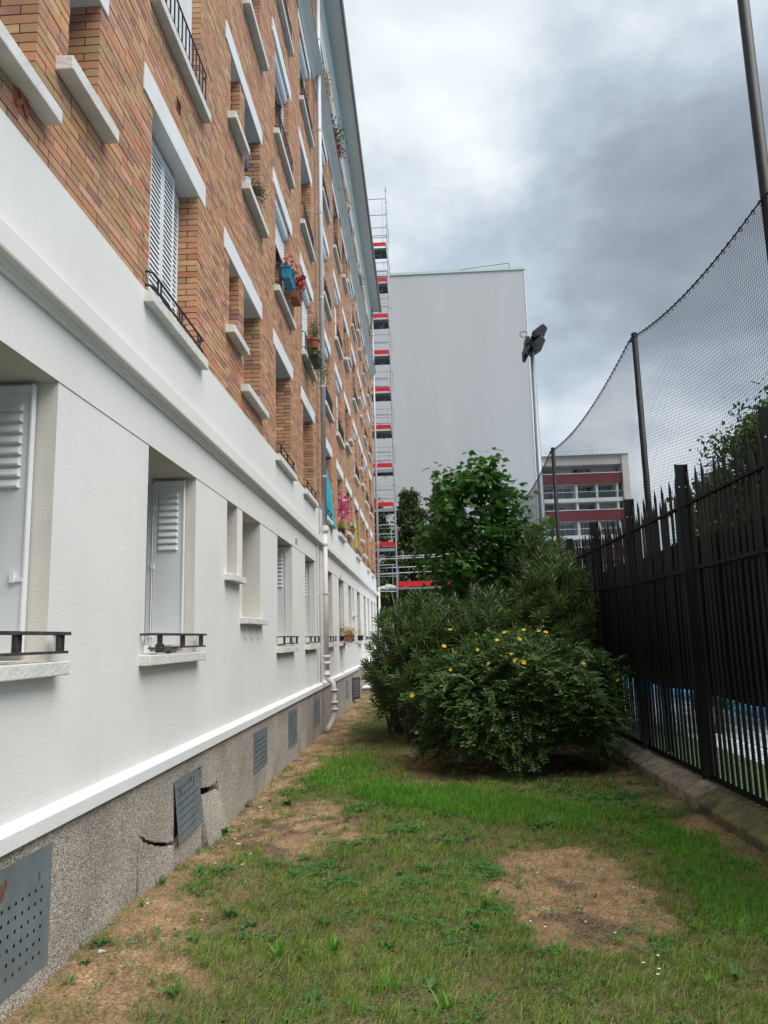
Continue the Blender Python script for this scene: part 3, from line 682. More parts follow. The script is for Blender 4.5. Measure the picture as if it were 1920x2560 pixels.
GX = np.arange(-.05, 4.75, .04); GY = np.concatenate([np.arange(-4, 2, .25), np.arange(2, 13, .045), np.arange(13, 37, .22)])
gx, gy = np.meshgrid(GX, GY); gzv = gz(gx, gy)
nx_, ny_ = len(GX), len(GY)
V = np.stack([gx.ravel(), gy.ravel(), gzv.ravel()], 1)
ii, jj = np.meshgrid(np.arange(nx_-1), np.arange(ny_-1)); q0 = (jj*nx_+ii).ravel()
me = bpy.data.meshes.new('lawn'); me.vertices.add(len(V)); me.vertices.foreach_set('co', V.astype(np.float32).ravel())
lv = np.stack([q0, q0+1, q0+nx_+1, q0+nx_], 1).ravel().astype(np.int32); me.loops.add(len(lv)); me.loops.foreach_set('vertex_index', lv)
me.polygons.add(len(q0)); me.polygons.foreach_set('loop_start', (np.arange(len(q0))*4).astype(np.int32)); me.polygons.foreach_set('use_smooth', np.ones(len(q0), bool)); me.update(calc_edges=True)
dv = dry(V[:,0], V[:,1]); sv = soil(V[:,0], V[:,1]); n1 = fbm(V[:,0],V[:,1],7,40)[:,None]
c_green = np.array([.085,.082,.036]); c_dry = np.array([.34,.225,.13]); c_soil = np.array([.085,.06,.044])  # c_soil: earth brown, deepened so the ground under the bush looks shaded
colr = c_green*(1-dv[:,None])+c_dry*dv[:,None]; colr = colr*(1-sv[:,None])+c_soil*sv[:,None]; colr = colr*(.6+.8*n1)
at = me.color_attributes.new('ground_colour', 'FLOAT_COLOR', 'POINT'); at.data.foreach_set('color', np.concatenate([colr, np.ones((len(V),1))],1).astype(np.float32).ravel())
m = mat('lawn_soil', (.1,.08,.05), .95, 0, bump=.9, bscale=38, spec=.1, bdist=.02); nt = m.node_tree
ca = nt.nodes.new('ShaderNodeVertexColor'); ca.layer_name = 'ground_colour'
nn = nt.nodes.new('ShaderNodeTexNoise'); nn.inputs['Scale'].default_value = 55; nn.inputs['Detail'].default_value = 6
tcn = nt.nodes.new('ShaderNodeTexCoord'); nt.links.new(tcn.outputs['Object'], nn.inputs['Vector'])
mr = nt.nodes.new('ShaderNodeMapRange'); mr.inputs[1].default_value = .3; mr.inputs[2].default_value = .7; mr.inputs[3].default_value = .45; mr.inputs[4].default_value = 1.5
nt.links.new(nn.outputs['Fac'], mr.inputs[0]); mx = nt.nodes.new('ShaderNodeVectorMath'); mx.operation = 'SCALE'
nt.links.new(ca.outputs[0], mx.inputs[0]); nt.links.new(mr.outputs[0], mx.inputs['Scale']); nt.links.new(mx.outputs[0], nt.nodes['Principled BSDF'].inputs['Base Color'])
me.materials.append(m); LAWN = tag(link('lawn', me), kind='structure')
mat('far_earth', (.13,.125,.105), .95, .2, .4)
mat('court_grey', (.42,.46,.50), .8, .12, .8); mat('court_blue', (.03,.24,.46), .75, .08, .5); mat('court_line', (.72,.74,.75), .7); mat('court_grass', (.06,.10,.03), .9, .4, 9, .6, 40)
MB().quad((-600,-600,-.12),(600,-600,-.12),(600,900,-.12),(-600,900,-.12)).build('ground', 'far_earth').__setitem__('kind', 'structure')
def sheet(name, x0, x1, y0, y1, z, mt):
    o = MB().quad((x0,y0,z),(x1,y0,z),(x1,y1,z),(x0,y1,z)).build(name, mt); o['kind'] = 'structure'; return o
sheet('grass_strip', 4.96, 6.3, -10, 48, .03, 'court_grass')
sheet('court_surface', 6.3, 8.35, -10, 48, .034, 'court_grey'); sheet('court_surface', 8.35, 60, -10, 48, .034, 'court_blue')
for x in (6.75, 7.4, 8.26): sheet('court_line', x, x+.09, -10, 48, .039, 'court_line')
for y in np.arange(4, 40, 1.1): sheet('court_line', 6.40, 8.3, y, y+.06, .043, 'court_line')
# ================================================================ stone kerb that carries the fence
for k, (ya, yb, mt) in enumerate(((2.2,5.05,'curb_moss'),(5.06,7.88,'curb_moss'),(7.9,10.2,'curb_stone'),(10.22,13.0,'curb_stone'),(13.02,16,'curb_stone'))):
    b = MB(); n = 22; prof = [(4.62,-.15),(4.617,.095),(4.63,.112),(4.81,.222),(4.99,.235),(4.99,-.15)]
    kk = random.Random(k)
    for i in range(n+1):
        y = ya+(yb-ya)*i/n; dz = kk.uniform(-.004,.004)+(.0 if k < 2 else .02); dx = kk.uniform(-.007,.007)
        b.v += [(x+(dx if j in (1,2) else 0), y, z+(dz*(1.6 if j in (1,2) else .5) if 0 < j < 5 else 0)) for j,(x,z) in enumerate(prof)]
    for i in range(n):
        for j in range(6):
            j2 = (j+1) % 6; b.f.append((i*6+j, i*6+j2, (i+1)*6+j2, (i+1)*6+j))
    b.f.append(tuple(range(6))[::-1]); b.f.append(tuple(n*6+j for j in range(6)))
    lab = ['dark mossy kerb stone lowest in the right corner','mossy olive kerb stone under the nearer fence panel','tan weathered kerb stone beside the yellow-flowered bush','kerb stone in shade under the bush','farthest kerb stone behind the oleander'][k]
    tag(b.build('kerb_stone', mt), lab, 'kerb', 'kerb stones under the fence')
# ================================================================ palisade fence
FX = 4.9
FEN = empty('palisade_fence', (FX,9,.2), label='tall black steel palisade fence of pointed pickets on the kerb', cat='fence')
PY = [2.0, 4.1, 6.2, 8.32, 10.46, 12.6, 14.74, 16.9, 19.0]
def fpart(b, name, mt='fence_paint', bevel=0):
    o = b.build(name, mt, FEN, bevel=bevel); o.location = (-FX,-9,-.2); return o
for y in PY:
    p = fpart(MB().box(FX-.065,FX+.065,y-.006,y+.006,.0,3.55).box(FX-.065,FX-.055,y-.035,y-.0065,.0,3.549).box(FX+.055,FX+.065,y-.035,y-.0065,.0,3.549), 'fence_post')
    for dx in (-.035,.035):
        h = MB().lathe([(0,.001),(.008,.001)], (0,0,0), 8).build('bolt_hole', 'court_line', p); h.location = (FX+dx, y-.0075, 3.30); h.rotation_euler = (R(90),0,0)
for i in range(len(PY)-1):
    ya, yb = PY[i]+.012, PY[i+1]-.04
    for z, h in ((.255,.045),(2.37,.045),(3.065,.045)):
        fpart(MB().box(FX-.05,FX-.006,ya,yb,z,z+.006).box(FX-.012,FX-.006,ya,yb,z+.0065,z+h), 'fence_rail')
    n = 16
pick_me = {}
for key, top in (('long',3.46),('short',3.29)):
    b = MB(); w = .029; d = .021; zz_ = [.20, top-.14, top-.10, top]
    # rounded half-tube picket drawn to a point
    ring = [(-d*.2,-w),(d*.5,-w*.75),(d,0),(d*.5,w*.75),(-d*.2,w)]
    for z, s in ((.20,1),(top-.13,1),(top-.10,.92),(top-.05,.55),(top,.03)): b.v += [(x*s, y*s, z) for x,y in ring]
    for i in range(4):
        for j in range(5): b.f.append((i*5+j, i*5+(j+1)%5, (i+1)*5+(j+1)%5, (i+1)*5+j))
    b.f.append((0,1,2,3,4)[::-1]); pick_me[key] = b.mesh('picket', 'fence_paint')
    pick_me[key].materials.append(MATS['fence_tip'])
    for p in pick_me[key].polygons:
        if p.center.z > top-.11: p.material_index = 1
pk = random.Random(4)
for i in range(1, len(PY)-1):
    n = 16
    for k in range(n):
        y = PY[i]+(PY[i+1]-PY[i])*(k+.75)/(n+.5); o = link('picket', pick_me['long' if k % 2 else 'short'], FEN)
        o.location = (0.012, y-9, -.2+pk.uniform(-.005,.005)); o.rotation_euler = (pk.uniform(-.004,.004), pk.uniform(-.004,.004), pk.uniform(-.06,.06))
# ================================================================ ball net on posts, wind screen
NX = 5.5
def npost(y, h, r, lab):
    b = MB().tube([(0,0,0),(0,0,h)], r, 16); o = b.build('net_post', 'post_steel', smooth=True); o.location = (NX,y,0)
    MB().lathe([(0,.012),(r*.8,.012),(r*1.06,0),(r*1.06,-.02)], (0,0,h), 16).build('cap', 'post_steel', o)
    MB().box(-r-.03,-r+.01,-.01,.01,h-.14,h-.1).build('rope_lug', 'black_iron', o)
    return tag(o, lab, 'post', 'posts carrying the ball net')
npost(7.0, 9.6, .055, 'tall dark steel post at the right edge carrying the net'); npost(11.55, 6.38, .047, 'dark net post rising behind the palisade fence, middle one'); npost(19.1, 6.42, .05, 'farthest net post standing before the red-banded block'); npost(27.4, 6.4, .06, 'net post hidden behind the maple foliage')
NP = [(2.0,6.0),(7.0,5.86),(11.55,6.30),(19.1,6.34),(27.4,6.3)]
def rope_z(y):
    for (a,za),(b,zb) in zip(NP, NP[1:]):
        if a <= y <= b:
            t = (y-a)/(b-a); return za*(1-t)+zb*t-4*t*(1-t)*.036*(b-a)
    return 6.2
NET = empty('ball_net', (NX,15,0), label='fine black ball-stop netting hung from a rope above the fence', cat='net')
b = MB(); ys = np.arange(2.1, 27.4, .18)
b.tube([(NX-.065, y, rope_z(y)) for y in ys], .009, 5); o = b.build('top_rope', 'net_cord', NET); o.location = (-NX,-15,0)
b = MB()
for y in np.arange(2.2, 27.3, .155):
    z = rope_z(y); b.tube([(NX-.065+.018*math.cos(t), y, z-.012+.03*math.sin(t)) for t in np.linspace(0,2*math.pi,7)], .0045, 4, cap=False)
o = b.build('rope_rings', 'net_cord', NET); o.location = (-NX,-15,0); o['kind'] = 'stuff'
# strands: cords as three-sided tubes following a gently billowing sheet
def net_pt(y, s):
    """s runs 0 (rope) .. 1 (ground)"""
    zr = np.array([rope_z(float(t)) for t in np.ravel(y)]).reshape(np.shape(y)); z = zr*(1-s)+.12*s
    bil = .07*np.sin(y*.8+s*3)*np.sin(np.pi*np.clip(s*1.1,0,1))
    wob = .05*np.sin(y*1.3+.7)*np.sin(np.pi*np.clip(s,0,1))
    return np.stack([NX-.075+bil, y, z+wob], -1)
def strands(P, r):
    """P (n,m,3) polylines -> triangular tubes"""
    n, m, _ = P.shape; T = np.gradient(P, axis=1); T /= np.linalg.norm(T, axis=2, keepdims=True)
    A1 = np.cross(T, np.array([1.0,0.02,0.03])); A1 /= np.linalg.norm(A1, axis=2, keepdims=True); A2 = np.cross(T, A1)
    ring = [P+r*(A1*math.cos(a)+A2*math.sin(a)) for a in (0, 2.094, 4.189)]
    V = np.stack(ring, 2).reshape(-1,3); k = m*3; F = []
    for i in range(m-1):
        for j in range(3): F.append((i*3+j, i*3+(j+1)%3, (i+1)*3+(j+1)%3, (i+1)*3+j))
    return V, F, k
yv = np.arange(2.2, 27.3, .046); sv_ = np.linspace(0.004, .62, 22)
V, F, k = strands(net_pt(np.repeat(yv[:,None], len(sv_), 1), np.repeat(sv_[None,:], len(yv), 0)), .0019)
o = link('net_uprights', np_mesh('net_uprights', V, F, k, 'net_cord'), NET); o.location = (-NX,-15,0); o['kind'] = 'stuff'
sh_ = np.arange(.004, .62, .046/6.2); yh = np.arange(2.2, 27.3, .14)
V, F, k = strands(net_pt(np.repeat(yh[None,:], len(sh_), 0), np.repeat(sh_[:,None], len(yh), 1)), .0019)
o = link('net_rows', np_mesh('net_rows', V, F, k, 'net_cord'), NET); o.location = (-NX,-15,0); o['kind'] = 'stuff'
# coarse lower netting in front of the court
b = MB()
for z in np.arange(.12, 1.0, .075): b.tube([(NX-.11,4.5,z),(NX-.11,16,z)], .0022, 3)
for y in np.arange(4.5, 16, .075): b.tube([(NX-.113,y,.06),(NX-.113,y,1.02)], .0022, 3)
o = b.build('lower_netting', 'net_cord', NET); o.location = (-NX,-15,0); o['kind'] = 'stuff'
b = MB(); ys = np.arange(3.6, 28.2, .2); zs = [.99,1.2,1.6,2.0,2.4,2.7,2.85]
for y in ys:
    for z in zs: b.v.append((NX-.14+.012*math.sin(y*5+z)+.02*math.sin(y*1.7), y, z+.02*math.sin(y*2.1)*(1 if z in (.99,2.85) else 0)))
for i in range(len(ys)-1):
    for j in range(6): b.f.append((i*7+j, i*7+j+1, (i+1)*7+j+1, (i+1)*7+j))
o = b.build('wind_screen', 'screen_cloth', smooth=True); sm = o.modifiers.new('thick','SOLIDIFY'); sm.thickness = .004
tag(o, 'black wind-break cloth stretched behind the palisade fence', 'screen')
# ================================================================ floodlight mast
MX, MY = 5.93, 24.0
FL = empty('floodlight_mast', (MX,MY,0), label='tall grey floodlight mast with a cluster of lamps', cat='floodlight')
MB().tube([(0,0,0),(0,0,4),(0,0,4.02),(0,0,11.1)], [.13,.115,.105,.065], 18).build('pole', 'mast_steel', FL, smooth=True)
hd = MB()
ax = Vector((.55,0,.83)).normalized()
hd.tube([(-.30,-.02,10.55),(.22,-.02,11.55)], .055, 8); hd.tube([(0,0,11.0),(-.06,0,11.1)], .07, 8)
hd.build('cross_arm', 'lamp_head', FL)
def lamp(cx, cz, L, yy):
    u_ = Vector((.80,0,.60)).normalized(); w_ = Vector((-.60,0,.80)).normalized(); c = Vector((cx,yy,cz))
    b = MB(); dims = [(-.03,.16,.06),(.10,.19,.10),(L,.21,.11),(L+.03,.2,.09)]
    for t, hy, hw in dims:
        for sy, sw in ((-1,-1),(1,-1),(1,1),(-1,1)): b.v.append(tuple(c+u_*t+Vector((0,sy*hy,0))+w_*sw*hw))
    for i in range(3):
        for j in range(4): b.f.append((i*4+j, i*4+(j+1)%4, (i+1)*4+(j+1)%4, (i+1)*4+j))
    b.f.append((3,2,1,0)); b.f.append((12,13,14,15))
    for k in range(5):
        t = .08+k*.08; q = [c+u_*t+w_*.11, c+u_*(t+.012)+w_*.11, c+u_*(t+.012)+w_*.15, c+u_*t+w_*.15]
        n = len(b.v); b.v += [tuple(p-Vector((0,.17,0))) for p in q]+[tuple(p+Vector((0,.17,0))) for p in q]
        b.f += [(n,n+1,n+5,n+4),(n+1,n+2,n+6,n+5),(n+2,n+3,n+7,n+6),(n+3,n,n+4,n+7)]
    o = b.build('lamp_housing', 'lamp_head', FL)
    l = MB(); l.quad(*[tuple(c+u_*(L+.032)+Vector((0,sy*.17,0))+w_*sw*.075) for sy, sw in ((-1,-1),(1,-1),(1,1),(-1,1))]); l.build('lens', 'lamp_lens', o)
for (cx,cz,L) in ((.02,11.28,.46),(-.02,10.92,.40)):
    for yy in (-.26,.24): lamp(cx, cz, L, yy)
for (cx,cz) in ((-.12,11.2),(-.2,10.85)):
    b = MB().box(cx-.1,cx+.02,-.3,.3,cz-.12,cz+.12); b.build('ballast_box', 'lamp_head', FL, bevel=.01)
MB().tube([(-.28+.12*math.cos(t),-.2,11.42+.10*math.sin(t)) for t in np.linspace(.3,5.6,12)], .012, 5).build('loop_cable', 'net_cord', FL)
# ================================================================ grey gable building
GB = empty('grey_building', (-1,50,0), label='tall blank grey gable wall behind the scaffold', cat='building')
def gp(b, name, mt, **k): o = b.build(name, mt, GB, **k); o.location = (1,-50,0); return o
zs_ = [0]+[2.75*k+1.2 for k in range(1,10)]+[26.8]
gp(MB().box(-13,9.92,50.0,66,0,26.8), 'gable_wall', 'grey_gable')
gp(MB().box(9.925,9.99,49.97,66,0,26.82), 'lit_edge_strip', 'pale_white')  # pale strip: lit edge of the gable put into the colour
gp(MB().box(-13.05,10.03,49.92,66.05,26.803,26.98), 'parapet_flashing', 'gable_trim')
gp(MB().tube([(2,50.3,27.1),(5,50.3,27.12),(9.0,50.4,27.55)], .02, 5).tube([(9.0,50.4,27.0),(9.0,50.4,27.55)], .025, 5), 'roof_rail', 'black_iron')
# ================================================================ red-banded apartment block
RY = 116.0
RB = empty('banded_building', (24,RY,0), label='white apartment block with dark red balcony bands behind the net', cat='building')
def rp_(b, name, mt, par=None, **k):
    o = b.build(name, mt, par or RB, **k)
    if par is None: o.location = (-24,-RY,0)
    return o
XA, XE, XS = 12.0, 33.3, 34.9
rp_(MB().box(XA,XE,RY+2.6,RY+20,0,27.6), 'wall', 'pale_white')
rp_(MB().box(XE+.2,XS-.4,RY-.6,RY+20.1,0,28.6), 'side_wall', 'pale_wall')
rp_(MB().box(XA,XE+.19,RY-.3,RY+20,27.17,28.62), 'roof_fascia', 'pale_wall')
rp_(MB().box(XA-.1,XS-.3,RY-.8,RY+20.3,28.63,28.75), 'roof_edge', 'pale_white')
b = MB().tube([(XA,RY,29.5),(XS-1,RY,29.5)], .03, 4)
for x in np.arange(XA+.5,XS-1,2.4): b.tube([(x,RY,28.75),(x,RY,29.5)], .03, 4)
rp_(b, 'roof_rail', 'scaffold_tube')
def rwin(xa, xb, za, zb, n, dark=()):
    w_ = rp_(MB().box(xa,xb,RY+2.5,RY+2.62,za,zb), 'window', 'window_frame'); st = (xb-xa-.1)/n
    for q in range(n): MB().box(xa+.1+q*st, xa+q*st+st, RY+2.44,RY+2.49,za+.08,zb-.08).build('pane', 'room_dark' if q in dark else 'far_glass', w_)
for k in range(4):
    o_ = -5.72*k                     # two storeys between red bands
    rp_(MB().box(XA,XE+.15,RY-.2,RY+.1,24.27+o_,25.80+o_), 'red_parapet', 'red_panel')
    rp_(MB().box(XA,XE+.15,RY-.26,RY+.14,25.804+o_,25.92+o_), 'parapet_cap', 'pale_white')
    rp_(MB().box(XA,XE+.15,RY+.11,RY+2.58,24.3+o_,24.6+o_), 'balcony_slab', 'pale_white')
    rp_(MB().box(XA,XE+.15,RY-.15,RY+2.58,21.4+o_,22.0+o_), 'white_spandrel', 'pale_white')
    rwin(18.6,20.9,25.95+o_,27.05+o_,2); rwin(21.6,23.4,25.95+o_,27.05+o_,1); rwin(26.5,29.4,25.95+o_,27.1+o_,3,(0,))
    rwin(19.4,20.8,22.05+o_,24.0+o_,1); rwin(21.6,23.2,22.05+o_,24.0+o_,1); rwin(23.6,26.2,22.05+o_,24.0+o_,2); rwin(26.8,29.3,22.05+o_,24.2+o_,3,(2,)); rwin(29.8,32.4,22.05+o_,24.2+o_,2)
    rwin(23.6,24.8,20.25+o_,21.15+o_,2); rwin(28.1,29.4,20.3+o_,20.95+o_,1)
    for xc in (20.95,23.3,26.5,29.6,32.7): rp_(MB().box(xc-.17,xc+.17,RY+.12,RY+2.43,20.15+o_,24.26+o_), 'balcony_fin', 'pale_white')
    rp_(MB().tube([(XA,RY-.1,22.98+o_),(XE,RY-.1,22.98+o_)], .04, 4), 'hand_rail', 'pale_white')
for xa, xb in ((26.9,29.3),(29.9,32.5),(32.9,33.45)):
    n = int((xb-xa)/.30)
    for q in range(n): rp_(MB().box(xa+q*.30,xa+q*.30+.27,RY-.12,RY-.06,22.01,22.93), 'balcony_screen_slat', 'green_screen')
# ================================================================ scaffold tower beyond the end of the building
SC = empty('scaffold_tower', (0,38,0), label='steel scaffold tower with red toe boards at the building end', cat='scaffold')
def sp(b, name, mt='scaffold_tube', par=None): o = b.build(name, mt, par or SC); o.location = (0,-38,0) if par is None else (0,0,0); return o
XL, XR, YF, YK = -1.5, .84, 38.0, 38.95
for (x,y,top) in ((XR,YF,26.1),(XR,YK,25.6),(XL,YF,25.4),(XL,YK,25.4)):
    s_ = sp(MB().tube([(x,y,0),(x,y,top)], .030, 8), 'standard')
    b = MB()
    for z in np.arange(.6, top, .68): b.lathe([(.031,-.012),(.052,-.01),(.052,.01),(.031,.012)], (x,y,z), 8)
    sp(b, 'rosettes', 'scaffold_tube', s_)
for k in range(10):
    z = 4.36+2.03*k; top = k == 9
    if k > 0:
        sp(MB().box(XL+.05,XR-.06,YF+.05,YK-.05,z-.36,z-.22), 'deck', 'deck_steel')
        sp(MB().box(XL+.05,XR-.06,YF+.01,YF+.048,z-.36,z-.20), 'deck_edge', 'deck_edge' if k < 4 else 'deck_steel')
        sp(MB().box(XL+.05,XR-.08,YF-.03,YF+.005,z-.10,z+.11), 'toe_board', 'toe_red')
        sp(MB().box(XR-.10,XR-.075,YF+.05,YK-.05,z-.10,z+.11), 'toe_board', 'toe_red')
        cb = MB().tube([(XR-.45+.13*math.cos(t), YF+.2, z-.36+.22*math.sin(t)) for t in np.linspace(math.pi,2*math.pi,9)], .014, 5); sp(cb, 'hanging_tube')
    for y, dz in ((YF,0),(YK,-.04)):
        for h in (.52,.98): sp(MB().tube([(XL,y,z+h+dz),(XR,y,z+h+dz)], .022, 6), 'guard_rail')
    sp(MB().tube([(XR-.2,YF,z+.0),(XR-.2,YF,z+.98)], .018, 6), 'guard_post')
    sp(MB().tube([(XR,YF,z+.98),(XR+.09,YF+.1,z+.93),(XR+.1,YF+.15,z+.2),(XR,YF+.15,z+.1)], .018, 5), 'end_guard')
    if k in (2,3,4,5): sp(MB().tube([(XL+.4,YK,z+.9),(XR-.5,YF,z+.1)], .02, 6), 'brace')
for z in (24.35,25.3): sp(MB().tube([(XL,YF,z),(XR,YF,z)], .022, 6), 'guard_rail')
sp(MB().tube([(XR-.2,YF,23.6),(XR-.2,YF,25.3)], .018, 6), 'guard_post')
sp(MB().tube([(XL+.3+t*1.0,YF-.02,23.55-.25*math.sin(t*3.1)) for t in np.linspace(0,1,9)], .012, 5), 'hanging_cable')
# low gangway running to the right
z = 4.36
sp(MB().box(XR+.05,4.6,YF-.03,YF+.005,z-.13,z+.13), 'toe_board', 'toe_red'); sp(MB().box(XR+.05,4.6,YF+.01,YK,z-.24,z-.16), 'gangway_deck', 'deck_edge')
for h, dy in ((.62,0),(.98,.9),(1.35,0),(1.55,.9)):
    sp(MB().tube([(XL,YF+dy,z+h-.1),(5.0,YF+dy,z+h)], .026, 6), 'guard_rail')
sp(MB().tube([(XL,YF,z-.28),(XR,YF,z-.36)], .026, 6), 'ledger')
sp(MB().tube([(XR-1.3,YF,z-1.8),(XR-1.0,YF,z-.3)], .028, 6), 'brace'); sp(MB().tube([(XR-.3,YF+.3,z-.3),(XR-.05,YF+.3,z-1.6)], .026, 6), 'brace'); sp(MB().tube([(4.6,YF,0),(4.6,YF,6)], .03, 8), 'standard')
def blob(name, c, s, mt, seed, lab, cat, grp=None):
    b = MB(); n = 12; m = 7; rb = random.Random(seed)
    for i in range(m+1):
        ph = math.pi*.5*i/m
        for k in range(n):
            t = 2*math.pi*k/n; j = 1+rb.uniform(-.35,.25); b.v.append((s[0]*math.cos(ph)*math.cos(t)*j, s[1]*math.cos(ph)*math.sin(t)*j, s[2]*math.sin(ph)*(1+rb.uniform(-.45,.2))))
    for i in range(m):
        for k in range(n): b.f.append((i*n+k, i*n+(k+1)%n, (i+1)*n+(k+1)%n, (i+1)*n+k))
    b.f.append(tuple(range(n))[::-1]); o = b.build(name, mt, smooth=False); o.location = c; return tag(o, lab, cat, grp)
blob('tarpaulin', (.35,38.5,4.13), (.5,.38,.26), 'tarp', 1, 'crumpled white tarpaulin on the lowest scaffold platform', 'tarpaulin')
blob('rolled_sheet', (-.45,38.3,4.13), (.16,.3,.4), 'tarp', 2, 'white rolled sheet beside the wall on the lowest platform', 'sheet')
blob('paint_bucket', (.55,38.25,6.26), (.22,.22,.22), 'tarp', 3, 'white bundle on the second platform near the standard', 'bundle')
blob('cement_bag', (-.05,38.25,6.26), (.33,.25,.3), 'tarp', 4, 'pale plastic bags heaped on the second scaffold platform', 'bag')
# ================================================================ landing and rail at the far end of the lawn
LD = empty('landing', (.6,25,0), label='low concrete landing with white parapet at the far end of the lawn', cat='landing')
def lp(b, n, mt, **k): o = b.build(n, mt, LD, **k); o.location = (-.6,-25,0); return o
lp(MB().box(.04,3.2,24.9,34.4,-.1,.16), 'slab', 'concrete', bevel=.01); lp(MB().box(.03,3.25,24.86,34.4,.162,.20), 'slab_edge', 'trim_white')
lp(MB().box(.62,2.4,25.6,25.75,.2,.62), 'parapet', 'trim_white', bevel=.01)
for x in (.50,): lp(MB().box(x,x+.06,25.3,25.36,.2,1.32), 'gate_post', 'shutter_white')
for x in (.95,1.5,2.1): lp(MB().tube([(x,26.0,.2),(x,26.0,1.55)], .02, 6), 'rail_post', 'mast_steel')
for z in (1.0,1.5): lp(MB().tube([(.5,26.0,z),(2.4,26.0,z)], .014, 6), 'hand_rail', 'black_iron')
# ================================================================ foliage helpers
T_SMALL = ([(0,0,0),(.45,.5,.06),(1,0,-.05),(.45,-.5,.06)], [(0,2,1),(0,3,2)])
T_LANCE = ([(0,0,0),(.3,.42,.04),(.65,.40,.03),(1,0,-.07),(.65,-.40,.03),(.3,-.42,.04),(.3,0,-.01),(.65,0,-.02)], [(0,6,1),(1,6,7,2),(2,7,3),(3,7,4),(4,7,6,5),(5,6,0)])
T_MAPLE = ([(0,0,0),(-.08,.30,-.03),(.12,.28,0),(.20,.62,-.08),(.36,.42,0),(.50,.60,-.06),(.55,.26,.02),(.78,.22,-.03),(1,0,-.12),(.78,-.22,-.03),(.55,-.26,.02),(.50,-.60,-.06),(.36,-.42,0),(.20,-.62,-.08),(.12,-.28,0),(-.08,-.30,-.03),(.35,0,.04)],
           [(16,i,i+1) for i in range(1,15)]+[(16,0,1),(16,15,0)])
def leaf_verts(P, D, Nn, L, W, tmpl):
    D = norm(D); S = norm(np.cross(Nn, D)); Nn = np.cross(D, S); L = np.broadcast_to(L, len(P))[:,None]; W = np.broadcast_to(W, len(P))[:,None]
    return np.stack([P+D*u_*L+S*v_*W+Nn*h_*L for u_, v_, h_ in tmpl], 1).reshape(-1,3)
def leaf_obj(name, P, D, Nn, L, W, T, mt, parent, off):
    V = leaf_verts(P, D, Nn, L, W, T[0]); o = link(name, np_mesh(name, V, T[1], len(T[0]), mt), parent); o.location = -np.array(off); return o
def rnd_dir(n): return norm(RNG.normal(size=(n,3)))
UP = np.array([0,0,1.0])
# ---------------------------------------------------------------- yellow-flowered bush (arching shoots with paired leaves)
def arching_bush(c, rx, ry, h, nshoot, nodes, lab):
    root = empty('flowering_bush', (c[0],c[1],0), label=lab, cat='bush')
    ph = RNG.uniform(0, 2*math.pi, nshoot); ct = RNG.uniform(-.60, 1, nshoot)       # cos of polar angle
    st = np.sqrt(1-np.clip(ct,-1,1)**2)
    bump_ = 1+.10*np.sin(ph*5+ct*4)+.07*np.sin(ph*9-ct*7)+RNG.uniform(-.20,.06,nshoot)
    zc = h*.50
    S = np.stack([c[0]+rx*st*np.cos(ph)*bump_, c[1]+ry*st*np.sin(ph)*bump_, zc+np.where(ct > 0, h*.50, h*.62)*ct*bump_], 1)
    out = norm(np.stack([st*np.cos(ph), st*np.sin(ph), ct*.6], 1)+RNG.normal(size=(nshoot,3))*.38)
    Ls = RNG.uniform(.22,.42,nshoot)
    Pl=[];Dl=[];Nl=[]; tw = MB()
    t = np.linspace(.1, 1, nodes)
    side0 = norm(np.cross(out, UP+RNG.normal(size=(nshoot,3))*.25))
    for k in range(nodes):
        droop = -.16*t[k]**2
        p = S+out*(Ls*(t[k]-.75))[:,None]+UP*(droop*Ls)[:,None]
        for sg in (-1, 1):
            d = norm(side0*sg*.85+out*.55+UP*RNG.uniform(-.25,.15,(nshoot,1))); Pl.append(p); Dl.append(d); Nl.append(norm(UP+out*.3+RNG.normal(size=(nshoot,3))*.3))
    P = np.concatenate(Pl); D = np.concatenate(Dl); Nn = np.concatenate(Nl); sz = RNG.uniform(.75,1.2,len(P))
    ok = P[:,2] > .05; P, D, Nn, sz = P[ok], D[ok], Nn[ok], sz[ok]
    leaf_obj('foliage', P, D, Nn, .060*sz, .026*sz*1.1, T_SMALL, 'leaf_hyp', root, (c[0],c[1],0))
    for i in range(0, nshoot, 3):
        a = Vector(S[i]-out[i]*Ls[i]*.75); b2 = Vector(S[i]+out[i]*Ls[i]*.25)+Vector((0,0,-.16*Ls[i])); tw.tube([a,(a+b2)/2+Vector((0,0,.01)),b2], [.004,.003,.0015], 3, cap=False)
    for i in range(26):
        an = 2*math.pi*i/26; e_ = Vector((c[0]+rx*.72*math.cos(an), c[1]+ry*.72*math.sin(an), h*random.uniform(.4,.85))); g = Vector((c[0]+.12*math.cos(an), c[1]+.12*math.sin(an), 0))
        tw.tube([g, g.lerp(e_,.5)+Vector((0,0,.2)), e_], [.012,.008,.004], 4)
    o = tw.build('stems', 'bark', root); o.location = (-c[0],-c[1],0)
    return root, S, out
def flower_mesh(name, mt, r, petals=5, cup=.35):
    b = MB()
    for k in range(petals):
        a = 2*math.pi*k/petals; n = len(b.v)
        for (u_, v_, h_) in ((.08,0,0),(.6,.36,.16),(1,.14,.30),(1,-.14,.30),(.6,-.36,.16)):
            x = u_*r; y = v_*r; b.v.append((x*math.cos(a)-y*math.sin(a), x*math.sin(a)+y*math.cos(a), h_*r*cup*2))
        b.f.append((n,n+1,n+2,n+3,n+4))
    return b.mesh(name, mt)
BUSH, BS, BO = arching_bush((3.28,10.75), 1.38, 1.2, 1.74, 3400, 9, 'broad dark green bush with yellow flowers in front of the oleanders')
fy_me = flower_mesh('flower', 'petal_yellow', .027)
